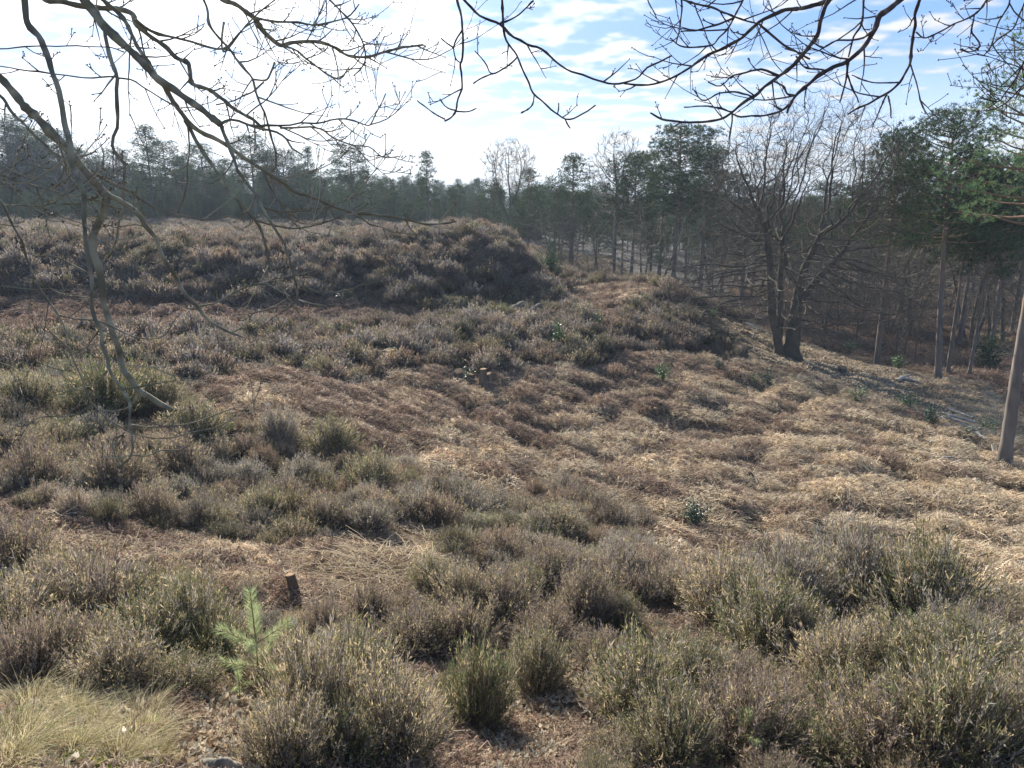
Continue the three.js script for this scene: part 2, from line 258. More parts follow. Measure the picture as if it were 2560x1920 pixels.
const MIX = {
  brown: [[0.34, MAUVE], [0.22, BUFF], [0.22, OLIVE], [0.22, RUST]], olive: [[0.42, OLIVE], [0.16, GREEN], [0.22, BUFF], [0.2, GREY]], grey: [[0.5, GREY], [0.2, MAUVE], [0.18, OLIVE], [0.12, BUFF]],
  buff: [[0.4, BUFF], [0.25, OLIVE], [0.2, MAUVE], [0.15, GREY]], rusty: [[0.4, RUST], [0.3, MAUVE], [0.15, OLIVE], [0.15, BUFF]], green: [[0.45, GREEN], [0.35, OLIVE], [0.2, BUFF]],
};
const nearBush = {}, farBush = [], midBush = [];
{
  let s = 100;
  for (const k of Object.keys(MIX)) nearBush[k] = [0, 1].map(() => { const g = heather(s += 7, { mix: MIX[k], n: 640, r: 0.44, h: 0.56, speck: k === 'buff' || k === 'olive' ? 0.10 : 0.03, w: 1.15 }); return { stem: g.stem.geo(), foliage: g.foliage.geo() }; });
  for (const k of ['brown', 'brown', 'olive', 'grey', 'grey', 'rusty', 'buff', 'brown']) farBush.push(joined(heather(s += 7, { mix: MIX[k], n: 190, r: 0.5, h: 0.54, w: 2.7, sprigs: 12, filler: 90 })));
  for (const k of ['brown', 'olive', 'grey', 'rusty', 'buff', 'brown']) midBush.push(joined(heather(s += 7, { mix: MIX[k], n: 520, r: 0.46, h: 0.5, w: 1.1, sprigs: 15, filler: 120, speck: 0.03 })));
}
let seedBush = 900;
function bush(tone, p, size, tall, label, group, turn) {
  const q = rng(seedBush += 3), k = nearBush[tone][q() < 0.5 ? 0 : 1], o = grp(p);
  part(o, 'stem', k.stem, M.twiggy); part(o, 'foliage', k.foliage, M.twiggy);
  o.scale.set(size, tall, size * (0.85 + 0.3 * q())); o.rotation.set((q() - 0.5) * 0.2, turn ?? q() * 6.28, (q() - 0.5) * 0.2);
  return put(o, 'heather_bush', label, 'heather', group);
}

// many copies of a few shapes as one object
const dummy = new THREE.Object3D();
function spread(name, label, category, geos, mat, places, kind = 'stuff', child = 'clump') {
  const o = new THREE.Group(), by = geos.map(() => []);
  places.forEach((p, i) => by[p.g !== undefined ? p.g : i % geos.length].push(p));
  by.forEach((list, i) => {
    if (!list.length) return; const m = new THREE.InstancedMesh(geos[i], mat, list.length); m.name = child; m.userData.kind = 'stuff';
    list.forEach((p, k) => { dummy.position.copy(p.p); if (p.q) dummy.quaternion.copy(p.q); else dummy.rotation.set(0, p.turn || 0, 0); dummy.scale.set(p.s, p.sy || p.s, p.s); dummy.updateMatrix(); m.setMatrixAt(k, dummy.matrix); m.setColorAt(k, p.c || new THREE.Color(1, 1, 1)); });
    o.add(m);
  });
  return put(o, name, label, category, null, kind);
}
const UP = V(0, 1, 0);
function lieOn(x, z, turn, tilt = 1) { const n = slopeAt(x, z).lerp(UP, 1 - tilt).normalize(); return new THREE.Quaternion().setFromUnitVectors(UP, n).multiply(new THREE.Quaternion().setFromAxisAngle(UP, turn)); }
const tint = (r, a = 0.2, w = 0.06) => { const k = 1 + (r() - 0.5) * 2 * a, h = (r() - 0.5) * 2 * w; return new THREE.Color().setRGB(k * (1 + h), k, k * (1 - h)); };

// ---- heather that clothes the banks (nobody could count it)
{
  const q = rng(77), lists = { plateau: [], rampart: [], band: [], left: [], near: [] };
  const tries = (n, x0, x1, z0, z1, smin, smax, key, gap) => {
    const cell = new Map(), ck = (x, z) => Math.floor(x / gap) + ',' + Math.floor(z / gap);
    for (let k = 0; k < n; k++) {
      const x = lerp(x0, x1, q()), z = lerp(z0, z1, q()); if (kindAt(x, z) !== 'heath') continue;
      if (Math.abs(x) > -z * 0.78 + 5 || (key === 'near' && (inside('gap', x, z) > -0.32 || inside('litter', x, z) > -0.25 || inside('turf', x, z) > -0.2))) continue;
      const c = ck(x, z); if (cell.has(c)) continue; cell.set(c, 1);
      const patch = n2(x * 0.16 + 3, z * 0.16), s = lerp(smin, smax, q()) * (1 + 0.25 * n2(x * 0.5, z * 0.5 + 33));
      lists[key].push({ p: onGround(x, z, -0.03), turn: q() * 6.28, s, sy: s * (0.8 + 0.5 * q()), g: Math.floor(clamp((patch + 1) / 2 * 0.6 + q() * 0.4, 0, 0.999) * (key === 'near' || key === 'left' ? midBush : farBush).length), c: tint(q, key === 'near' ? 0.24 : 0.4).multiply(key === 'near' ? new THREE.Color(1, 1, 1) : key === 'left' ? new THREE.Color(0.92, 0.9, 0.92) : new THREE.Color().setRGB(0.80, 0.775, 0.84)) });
    }
  };
  tries(60000, -70, 12, -95, -41, 0.55, 1.2, 'plateau', 0.66);
  tries(26000, -46, 14, -46, -32, 0.6, 1.3, 'rampart', 0.58);
  tries(30000, -32, 14, -36, -20, 0.5, 1.25, 'band', 0.56);
  tries(16000, -20, 6, -21, -9.5, 0.45, 0.95, 'left', 0.44);
  tries(12000, -10, 13, -13, -3.6, 0.3, 0.62, 'near', 0.72);
  const put2 = (k, label) => spread('heather', label, 'heather', k === 'near' || k === 'left' ? midBush : farBush, M.twiggy, lists[k]);
  put2('plateau', 'brown heather covering the level heath below the distant pines'); put2('rampart', 'dark heather clothing the steep face of the rampart mound'); put2('band', 'low grey heather along the bank between ditch and rampart'); put2('left', 'heather spreading over the slope behind the drooping branch'); put2('near', 'low heather filling between the bushes on the near bank');
}

// ---- dead bracken: mats of collapsed fronds
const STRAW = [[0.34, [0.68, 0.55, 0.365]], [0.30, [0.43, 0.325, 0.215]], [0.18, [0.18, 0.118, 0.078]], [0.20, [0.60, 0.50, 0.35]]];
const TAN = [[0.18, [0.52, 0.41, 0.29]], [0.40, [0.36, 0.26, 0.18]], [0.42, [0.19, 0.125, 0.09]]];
const REDDISH = [[0.2, [0.42, 0.31, 0.22]], [0.4, [0.28, 0.19, 0.135]], [0.4, [0.19, 0.13, 0.095]]];
function bracken(seed, { n = 120, r = 0.45, h = 0.18, mix = STRAW, w = 1, flow = 0.55 }) {
  const q = rng(seed), g = new G(), f0 = 0;
  for (let k = 0; k < n; k++) {
    const a = q() * 6.28, e = Math.sqrt(q()) * r, y = h * (1 - (e / r) ** 2) * q(), p = V(Math.cos(a) * e, y, Math.sin(a) * e), t = q() < flow ? f0 + (q() - 0.5) * 1.1 : q() * 6.28, L = 0.14 + 0.40 * q() * q() + (q() < 0.08 ? 0.3 : 0);
    const d = V(Math.cos(t), 0, Math.sin(t)), up = 0.02 + 0.15 * q() * q(), c = jit(wpick(q, mix), q, 0.22), side = V(-d.z, (q() - 0.5) * 1.2, d.x).normalize();
    const pts = [p, p.clone().addScaledVector(d, L * 0.5).add(V(0, up, 0)), p.clone().addScaledVector(d, L).add(V(0, -0.02 - 0.05 * q(), 0))];
    g.ribbon(pts, (0.009 + 0.011 * q()) * w, 0.005 * w, side, c);
    if (q() < 0.45) for (let s = 0; s < 7; s++) { const m = bez(pts[0], pts[1], pts[2], 0.15 + 0.12 * s), dd = d.clone().multiplyScalar(0.5).addScaledVector(V(-d.z, 0, d.x), s % 2 ? 1 : -1).add(V(0, (q() - 0.6) * 0.5, 0)).normalize(); g.kite(m, dd, 0.05 + 0.06 * q(), 0.008 * w, rdir(q).cross(dd).normalize(), jit(c, q, 0.2)); }
  }
  return g.geo();
}
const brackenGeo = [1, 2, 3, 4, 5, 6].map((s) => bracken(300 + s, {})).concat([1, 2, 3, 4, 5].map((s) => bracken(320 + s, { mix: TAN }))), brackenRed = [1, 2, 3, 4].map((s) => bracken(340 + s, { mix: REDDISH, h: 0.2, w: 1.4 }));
{
  const q = rng(88);
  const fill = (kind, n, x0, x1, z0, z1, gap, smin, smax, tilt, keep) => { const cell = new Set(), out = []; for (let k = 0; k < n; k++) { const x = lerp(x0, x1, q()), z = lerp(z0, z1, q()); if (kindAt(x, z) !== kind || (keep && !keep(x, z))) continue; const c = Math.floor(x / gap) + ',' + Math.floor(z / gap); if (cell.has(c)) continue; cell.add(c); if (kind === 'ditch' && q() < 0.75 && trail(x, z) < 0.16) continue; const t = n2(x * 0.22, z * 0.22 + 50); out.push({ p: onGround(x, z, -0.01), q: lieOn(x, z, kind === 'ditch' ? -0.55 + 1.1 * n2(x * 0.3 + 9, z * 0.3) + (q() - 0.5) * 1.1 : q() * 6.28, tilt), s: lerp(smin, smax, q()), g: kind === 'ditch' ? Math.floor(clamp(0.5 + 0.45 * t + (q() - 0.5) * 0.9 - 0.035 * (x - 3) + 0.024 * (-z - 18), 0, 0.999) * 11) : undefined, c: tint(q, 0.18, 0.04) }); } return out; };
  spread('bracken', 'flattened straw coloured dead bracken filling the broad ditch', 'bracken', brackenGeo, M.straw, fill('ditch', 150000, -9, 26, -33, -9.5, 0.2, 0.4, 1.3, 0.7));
  spread('bracken', 'purplish brown dead bracken at the foot of the heather rampart', 'bracken', brackenRed, M.straw, fill('bandL', 24000, -34, 2, -42, -26, 0.3, 0.8, 1.4, 0.7));
  spread('bracken', 'orange brown bracken filling the dip beside the rampart end', 'bracken', brackenRed.concat(brackenGeo.slice(0, 2)), M.straw, fill('saddle', 14000, 0, 14, -56, -38, 0.26, 0.8, 1.3, 0.7));
  spread('bracken', 'brown bracken and litter on the floor of the pine wood', 'bracken', brackenRed, M.straw, fill('wood', 60000, 8, 60, -75, -16, 0.55, 0.8, 1.7, 0.7, (x, z) => x < -z * 0.8 + 4));
  spread('plant_litter', 'dead stems and crumbled leaves on the soil between near heather bushes', 'litter', brackenRed.concat(brackenGeo.slice(6, 8)), M.straw, fill('heath', 26000, -9, 10, -13, -2.6, 0.2, 0.28, 0.6, 0.9).concat(fill('bare', 3000, -2, 2, -9, -6, 0.22, 0.3, 0.55, 0.9), fill('gap', 3000, -2, 2, -9, -3, 0.3, 0.2, 0.4, 0.9)));
  spread('bracken_slash', 'cut stalks and brown litter strewn across the near slope', 'bracken', brackenGeo.slice(0, 3).concat(brackenRed.slice(0, 2)), M.straw, fill('slash', 9000, -9, 0, -13, -5.5, 0.16, 0.35, 0.75, 0.8));
}

// ---- fallen leaves
function dryLeaf(seed, c) {
  const q = rng(seed), g = new G(), curl = 0.35 + 0.5 * q(), n = 5, L = 0.085; let prev = null;
  for (let j = 0; j <= n; j++) { const t = j / n, w = 0.021 * Math.sin(Math.PI * (0.12 + 0.85 * t)) * (j % 2 ? 1.15 : 0.72), y = curl * 0.05 * (t - 0.5) ** 2 * 4, x = (t - 0.5) * L; const cur = [V(x, y + 0.012 * curl, -w), V(x, y, 0), V(x, y + 0.014 * curl, w)]; if (prev) for (let s = 0; s < 2; s++) { g.tri(prev[s], prev[s + 1], cur[s], c); g.tri(prev[s + 1], cur[s + 1], cur[s], c); } prev = cur; }
  return g.geo();
}
const leafGeo = [[0.54, 0.46, 0.34], [0.38, 0.29, 0.20], [0.62, 0.56, 0.44], [0.22, 0.155, 0.105], [0.46, 0.37, 0.26]].map((c, i) => dryLeaf(400 + i, c));
{
  const q = rng(99);
  const leaves = (kind, n, x0, x1, z0, z1, s0, s1) => { const out = []; for (let k = 0; k < n; k++) { const x = lerp(x0, x1, q()), z = lerp(z0, z1, q()); if (kindAt(x, z) !== kind) continue; out.push({ p: onGround(x, z, 0.012 + 0.02 * q()), q: lieOn(x, z, q() * 6.28, 1).multiply(new THREE.Quaternion().setFromEuler(new THREE.Euler((q() - 0.5) * 1.6, 0, (q() - 0.5) * 1.6))), s: lerp(s0, s1, q()), c: tint(q, 0.3, 0.08) }); } return out; };
  spread('leaf_litter', 'curled brown oak leaves lying among the grass tufts', 'leaves', leafGeo, M.dryLeaf, leaves('litter', 9000, -3.2, -0.8, -5.4, -2.4, 0.6, 1.05).concat(leaves('turf', 9000, -4, -1, -5, -2, 0.6, 1)), 'stuff', 'leaf');
  spread('leaf_litter', 'pale fallen leaves in the gap between the near heather bushes', 'leaves', leafGeo, M.dryLeaf, leaves('gap', 13000, -1.2, 1.2, -8.5, -3.4, 0.35, 0.85).concat(leaves('heath', 5000, -1.6, 1.8, -8.5, -3.4, 0.4, 0.8), leaves('heath', 2500, -3.4, -0.6, -5.6, -2.4, 0.5, 0.9)), 'stuff', 'leaf');
  spread('leaf_litter', 'sunlit straw coloured leaves on the path past the big oak', 'leaves', leafGeo, M.dryLeaf, leaves('path', 150000, 8, 26, -46, -24, 1.1, 2.1), 'stuff', 'leaf');
}

// ---- pale grass tufts on the turf by the camera
function tuft(seed, n, r, L, mix) {
  const q = rng(seed), g = new G();
  for (let k = 0; k < n; k++) {
    const a = q() * 6.28, e = Math.sqrt(q()) * r, b = V(Math.cos(a) * e * 0.6, -0.01, Math.sin(a) * e * 0.6), out = V(Math.cos(a + (q() - 0.5) * 2.2), 0, Math.sin(a + (q() - 0.5) * 2.2)), l = L * (0.5 + 0.7 * q()), sp = 0.25 + 0.75 * e / r + 0.3 * q();
    const mid = b.clone().addScaledVector(out, l * 0.4 * sp).add(V(0, l * 0.62, 0)), tip = b.clone().addScaledVector(out, l * sp * 0.95).add(V(0, l * (0.8 - 0.95 * sp * q()), 0)).addScaledVector(rdir(q), l * 0.16);
    g.ribbon([0, 0.4, 0.75, 1].map((t) => bez(b, mid, tip, t)), 0.0016 + 0.0034 * q() * q(), 0.0008, V(-out.z, (q() - 0.5) * 1.5, out.x).normalize(), jit(wpick(q, mix), q, 0.2));
  }
  return g.geo();
}
{
  const GR = [[0.38, [0.58, 0.49, 0.27]], [0.2, [0.28, 0.29, 0.11]], [0.27, [0.66, 0.57, 0.37]], [0.15, [0.22, 0.165, 0.10]]], tufts = [0, 1, 2].map((k) => tuft(500 + k, 760, 0.13, 0.17, GR)), q = rng(55);
  [[295, 1600, 1.25, 'large arching pale grass tuft at the edge of the leaf litter'], [60, 1530, 1.15, 'green topped grass tuft below the dark heather root'], [150, 1545, 0.9, 'straw yellow grass tuft in the back row of the turf'], [250, 1530, 0.7, 'small pale grass tuft beside a scatter of leaves'], [320, 1540, 0.75, 'thin grass tuft touching the heather at the turf edge'], [40, 1620, 1.2, 'broad flattened tuft of dry grass on mossy turf'], [150, 1630, 1.0, 'greener grass tuft beside a dark hollow'], [205, 1565, 0.8, 'short straw tuft in the middle of the turf'], [250, 1648, 1.0, 'grass tuft overhanging the bottom of the turf bank'], [95, 1580, 0.85, 'matted blond grass tuft by a fallen twig'], [330, 1640, 0.8, 'grass tuft next to the grey root'], [0, 1590, 1.0, 'yellowish grass tuft at the turf corner'], [10, 1655, 1.1, 'pale grass tuft lowest on the turf'], [190, 1610, 0.7, 'sparse grass tuft by the small sticks']]
    .forEach(([u, v, s, label], i) => { const p = hit(u, v), m = new THREE.Mesh(tufts[i % 3], M.grass); m.position.copy(p); m.rotation.y = q() * 6; m.scale.setScalar(s * 1.0); put(m, 'grass_tuft', label, 'grass', 'grass tufts on the turf by the camera'); });
  const out = []; for (let k = 0; k < 40; k++) { const x = lerp(-4.4, -1.3, q()), z = lerp(-5.4, -2, q()); if (kindAt(x, z) === 'turf') out.push({ p: onGround(x, z, 0), turn: q() * 6.28, s: 0.2 + 0.4 * q(), c: tint(q, 0.3) }); }
  spread('grass', 'short pale grass between the tufts', 'grass', tufts.slice(0, 2), M.grass, out);
  const mo = new G(); for (let k = 0; k < 260; k++) { const d = rdir(q); d.y = Math.abs(d.y); mo.kite(V(d.x * 0.05 * q(), 0, d.z * 0.05 * q()), d, 0.035, 0.004, rdir(q), jit(q() < 0.5 ? [0.30, 0.30, 0.05] : [0.16, 0.2, 0.05], q)); }
  const ms = []; for (let k = 0; k < 1100; k++) { const x = lerp(-4.4, -1.3, q()), z = lerp(-5.0, -2, q()); if (kindAt(x, z) === 'turf' && n2(x * 2.2, z * 2.2) > 0.05) ms.push({ p: onGround(x, z, 0), turn: q() * 6.28, s: 0.6 + 0.8 * q(), c: tint(q) }); }
  spread('moss', 'yellow green moss cushions among the grass', 'moss', [mo.geo()], M.grass, ms);
}
console.log('ground plants done');

// ---------------------------------------------------------------- trees
const BARK = [0.15, 0.13, 0.105], PALEBARK = [0.30, 0.265, 0.21], PINEBARK = [0.165, 0.14, 0.118], PINETOP = [0.22, 0.15, 0.105], MOSSY = [0.17, 0.165, 0.085];
// branches grow towards points that fill the crown, so the crown decides where the limbs go
function grow(seed, { stems, points, step, reach, kill, tip = 0.006, power = 2.35, twigs = 3, twigL = 0.4, col = BARK, twigCol = PALEBARK, rMax = 9, wob = 0.25, thin = 0.011, trunkR = 0, extra = 1 }) {
  const q = rng(seed), nodes = [], g = new G(), tw = new G();
  for (const s of stems) { let prev = -1; for (let k = 0; k < s.length - 1; k++) { const m = Math.max(1, Math.round(s[k].distanceTo(s[k + 1]) / step)); for (let j = k ? 1 : 0; j <= m; j++) { nodes.push({ p: s[k].clone().lerp(s[k + 1], j / m), a: prev, kids: 0 }); prev = nodes.length - 1; } } }
  const best = points.map(() => [1e9, -1]), alive = points.map(() => true); let from = 0;
  for (let it = 0; it < 160; it++) {
    for (let i = 0; i < points.length; i++) if (alive[i]) for (let n = from; n < nodes.length; n++) { const d = nodes[n].p.distanceToSquared(points[i]); if (d < best[i][0]) best[i] = [d, n]; }
    from = nodes.length; const pull = new Map();
    for (let i = 0; i < points.length; i++) if (alive[i]) { const [d, n] = best[i]; if (d < kill * kill) { alive[i] = false; continue; } if (d < reach * reach) { const v = points[i].clone().sub(nodes[n].p).normalize(); pull.has(n) ? pull.get(n).add(v) : pull.set(n, v); } }
    if (!pull.size) break;
    for (const [n, v] of pull) { const k = nodes[n].a >= 0 ? nodes[n].p.clone().sub(nodes[nodes[n].a].p).normalize() : UP; const d = v.normalize().addScaledVector(k, 0.35).addScaledVector(rdir(q), wob).normalize(); if (nodes[n].kids > 3) continue; nodes[n].kids++; nodes.push({ p: nodes[n].p.clone().addScaledVector(d, step), a: n, kids: 0 }); }
    if (nodes.length > 14000) break;
  }
  const kids = nodes.map(() => []), r = new Float64Array(nodes.length); nodes.forEach((n, i) => { if (n.a >= 0) kids[n.a].push(i); });
  for (let i = nodes.length - 1; i >= 0; i--) r[i] = kids[i].length ? Math.min(rMax, Math.pow(kids[i].reduce((s, k) => s + Math.pow(r[k], power), 0), 1 / power)) : tip;
  nodes.forEach((n, i) => { if (n.a >= 0 && n.a > i) throw new Error('order'); });
  const starts = nodes.map((n, i) => n.a < 0 ? i : -1).filter((i) => i >= 0), stack = starts.map((i) => [i, -1]);
  while (stack.length) {
    let [i, a] = stack.pop(); const ch = a >= 0 ? [a, i] : [i]; const root = a < 0;
    for (;;) { const ks = kids[i].slice().sort((x, y) => r[y] - r[x]); if (!ks.length) break; for (let j = 1; j < ks.length; j++) stack.push([ks[j], i]); i = ks[0]; ch.push(i); }
    const pts = ch.map((c) => nodes[c].p), rad = ch.map((c, j) => Math.max(r[c], 0.004)); if (!root && rad.length > 1) rad[0] = Math.min(rad[0], rad[1] * 1.15);
    if (root) for (let j = 0; j < rad.length; j++) { if (ch[0] === 0) rad[j] = Math.max(rad[j], trunkR * (1 - j * 0.03)); const e = Math.max(0, 1 - pts[j].y / 0.7); rad[j] *= 1 + 0.55 * e * e; }
    if (pts.length > 1) g.tube(pts, rad, rad[0] > 0.12 ? 9 : rad[0] > 0.035 ? 5 : 3, rad[0] > 0.09 ? jit(col, q, 0.1) : (j) => rad[j] > 0.03 ? col : twigCol, false, root ? 0.12 : 0);
  }
  nodes.forEach((n, i) => {
    if (r[i] > 0.036 || n.a < 0) return; const d0 = n.p.clone().sub(nodes[n.a].p).normalize();
    for (let k = 0; k < (kids[i].length ? extra : twigs); k++) { if (kids[i].length && q() < 0.45) continue; const d = d0.clone().addScaledVector(rdir(q), 0.75); d.y += 0.15; d.normalize(); const L = twigL * (0.4 + 0.8 * q()), m = n.p.clone().addScaledVector(d, L * 0.5), e = m.clone().addScaledVector(d, L * 0.5).addScaledVector(rdir(q), L * 0.22).add(V(0, L * 0.1, 0)); const side = rdir(q).cross(d).normalize(); tw.ribbon([n.p, m, e], thin, thin * 0.4, side, jit(twigCol, q, 0.25)); }
  });
  return { limb: g.geo(true), twig: tw.geo() };
}
function cloudPts(seed, n, f) { const q = rng(seed), out = []; let guard = 0; while (out.length < n && guard++ < n * 60) { const p = f(q); if (p) out.push(p); } return out; }
const ball = (q, cx, cy, cz, rx, ry, rz, shell = 0.35) => { const d = rdir(q), e = Math.pow(lerp(shell, 1, q()), 0.5); return V(cx + d.x * rx * e, cy + d.y * ry * e, cz + d.z * rz * e); };

// the big oak beside the path
{
  const pts = cloudPts(601, 6400, (q) => {
    const t = q();
    if (t < 0.60) { const p = ball(q, 0.35, 7.4, 0, 5.3, 5.4, 4.8, 0.15); return p.y < 4.0 ? null : p; }
    if (t < 0.72) return ball(q, -2.6, 8.2, 0.3, 2.8, 2.9, 2.6, 0.2);
    const a = q() * 6.2832, e = 1.4 + 4.9 * Math.sqrt(q()); return V(Math.cos(a) * e - 0.3, 1.5 + 2.9 * q() + 0.1 * e, Math.sin(a) * e);
  });
  const stems = [[V(0, -0.4, 0), V(0.05, 0.8, 0), V(0.1, 2.4, 0), V(0.15, 3.6, 0), V(0.35, 4.6, 0), V(0.9, 6.2, 0.2)], [V(0.15, 3.5, 0), V(-0.5, 4.4, 0), V(-1.0, 5.8, 0.2)], [V(0.2, 2.9, 0.1), V(1.1, 4.0, -0.2), V(2.2, 5.2, -0.4)], [V(-0.55, -0.4, 0.2), V(-0.75, 0.9, 0.2), V(-1.15, 2.4, 0.1), V(-1.35, 4.4, 0), V(-1.7, 6.4, 0)], [V(-0.45, -0.4, -0.3), V(-0.5, 2.0, -0.4), V(-0.65, 4.2, -0.5), V(-0.7, 6.0, -0.4)]];
  const t = grow(602, { stems, points: pts, step: 0.26, reach: 2.4, kill: 0.31, tip: 0.0105, twigs: 10, twigL: 0.85, extra: 2, power: 2.12, col: [0.085, 0.073, 0.062], twigCol: [0.12, 0.102, 0.082], trunkR: 0.44, rMax: 0.44, thin: 0.009, wob: 0.28 });
  const p = hit(1706, 774), o = grp(p); part(o, 'trunk', t.limb, M.bark); part(o, 'crown', t.twig, M.bark);
  put(o, 'oak_tree', 'big bare spreading oak beside the leaf strewn path', 'tree');
}

// Scots pines
function pineGeo(seed, { H = 14, base = 0.45, R0 = 2.6, shape = 'round', pads = 130, tufts = 20, needle = 0.24, tr = 0.2, dead = 10, bright = 1 }) {
  const q = rng(seed), T = new G(), L = new G(), N = new G(), bend = rdir(q).multiplyScalar(0.25);
  const axis = (t) => V(bend.x * Math.sin(t * 2.6) , H * t, bend.z * Math.sin(t * 2.2)), tp = [], trd = [];
  for (let k = 0; k <= 40; k++) { tp.push(axis(k / 40)); trd.push(Math.max(0.025, tr * Math.pow(1 - k / 40 * 0.93, 0.85) * (k < 2 ? 1.25 - 0.12 * k : 1))); }
  tp[0].y = -0.4; T.tube(tp, trd, 9, (j) => j < 15 ? PINEBARK : j < 22 ? [0.20, 0.145, 0.11] : PINETOP, true, 0.1);
  const prof = (s) => shape === 'cone' ? Math.pow(1 - s, 0.62) * 0.88 + 0.14 : shape === 'umbrella' ? Math.sqrt(Math.max(0.05, 1 - Math.pow(s * 1.35 - 0.55, 2) * 1.3)) : Math.sqrt(Math.max(0.03, 1 - Math.pow(s * 1.15 - 0.4, 2) * 1.15));
  const greens = [[0.036, 0.066, 0.030], [0.050, 0.080, 0.032], [0.034, 0.058, 0.034], [0.078, 0.104, 0.042]];
  const limbs = Math.round(pads / 3.2);
  for (let k = 0; k < limbs; k++) {
    const s = Math.pow((k + q()) / limbs, 0.92), y = base + (1 - base) * s * 0.97, o = axis(y), a = k * 2.4 + q() * 1.3, len = R0 * prof(s) * (0.65 + 0.5 * q()), d = V(Math.cos(a), 0, Math.sin(a)), rise = lerp(0.05, 0.65, s) + (q() - 0.5) * 0.35;
    const mid = o.clone().addScaledVector(d, len * 0.5).add(V(0, len * (rise * 0.35 - 0.08), 0)), end = o.clone().addScaledVector(d, len).add(V(0, len * rise * 0.8 + 0.1, 0));
    L.tube([0, 0.35, 0.7, 1].map((t) => bez(o, mid, end, t)), [0.05, 0.035, 0.022, 0.012].map((v) => v * tr / 0.2), 4, PINETOP, false);
    const np = Math.max(2, Math.round(3.6 * len / R0 + q()));
    for (let j = 0; j < np; j++) {
      const c = bez(o, mid, end, 1 - 0.62 * j / np * (0.7 + 0.4 * q())).add(V((q() - 0.5) * len * 0.35, 0.05 + (q() - 0.3) * 0.2, (q() - 0.5) * len * 0.35)), pr = (0.42 + 0.28 * q()) * R0 / 2.6;
      L.tube([c.clone().lerp(mid, 0.4), c], [0.014, 0.007], 3, PINETOP, false);
      for (let m = 0; m < tufts; m++) {
        const e = rdir(q), tc = c.clone().add(V(e.x * pr, e.y * pr * 0.5, e.z * pr)), od = V(e.x * 0.7, 0.55, e.z * 0.7).addScaledVector(d, 0.3), col = jit(wpick(q, [[0.3, greens[0]], [0.3, greens[1]], [0.2, greens[2]], [0.2, greens[3]]]), q, 0.3).map((x) => x * bright);
        for (let n = 0; n < 9; n++) { const nd = od.clone().addScaledVector(rdir(q), 0.85).normalize(), sd = rdir(q).cross(nd).normalize(); N.kite(tc, nd, needle * (0.6 + 0.6 * q()), needle * 0.06, sd, col); }
      }
    }
  }
  for (let k = 0; k < dead; k++) { const y = base * (0.35 + 0.65 * q()), o = axis(y), a = q() * 6.28, len = 0.5 + 1.3 * q(), d = V(Math.cos(a), -0.15 + 0.3 * q(), Math.sin(a)); L.tube([o, o.clone().addScaledVector(d, len * 0.5), o.clone().addScaledVector(d, len).add(V(0, -0.12, 0))], [0.022, 0.014, 0.006], 3, [0.2, 0.17, 0.14], false); }
  return { H, trunk: T.geo(true), limb: L.geo(), crown: N.geo() };
}
const PINES = {
  round: [pineGeo(701, { shape: 'round', base: 0.42, R0: 2.5, pads: 170 }), pineGeo(702, { shape: 'round', base: 0.34, R0: 2.8, pads: 190 })],
  cone: [pineGeo(703, { shape: 'cone', base: 0.24, R0: 2.7, pads: 210 }), pineGeo(704, { shape: 'cone', base: 0.3, R0: 2.2, pads: 170 })],
  umbrella: [pineGeo(705, { shape: 'umbrella', base: 0.52, R0: 2.7, pads: 210 }), pineGeo(706, { shape: 'umbrella', base: 0.6, R0: 2.4, pads: 130 })],
  low: [pineGeo(731, { shape: 'round', base: 0.14, R0: 3.0, pads: 250 }), pineGeo(732, { shape: 'cone', base: 0.1, R0: 2.9, pads: 250 })],
  tall: [pineGeo(707, { shape: 'round', base: 0.62, R0: 1.9, pads: 100, dead: 16, tr: 0.17 }), pineGeo(708, { shape: 'cone', base: 0.52, R0: 1.8, pads: 110, dead: 16, tr: 0.17 })],
};
function plantTree(geoms, name, u, vTop, depth, { vBase, wide = 1, label, group, turn = u * 0.7, H = geoms.H, lean = 0, mats }) {
  const top = atD(u, vTop, depth), x = top.x, z = top.z, p = onGround(x, z), h = Math.max(2.5, top.y - p.y), k = h / H, o = grp(p);
  for (const key of Object.keys(mats)) part(o, key, geoms[key], mats[key]);
  o.scale.set(k * wide, k, k * wide); o.rotation.set(0, turn, lean); return put(o, name, label, 'tree', group);
}
const pineMats = { trunk: M.bark, limb: M.bark, crown: M.needle };
let pk = 0;
const pine = (shape, u, v, d, label, opt = {}) => { const g = PINES[shape][(opt.i ?? pk++) % 2]; return plantTree(g, 'pine_tree', u, v, d, { label, mats: pineMats, ...opt }); };
const FARG = 'distant pines behind the heath', MIDG = 'pines', RG = 'pines deep in the wood';
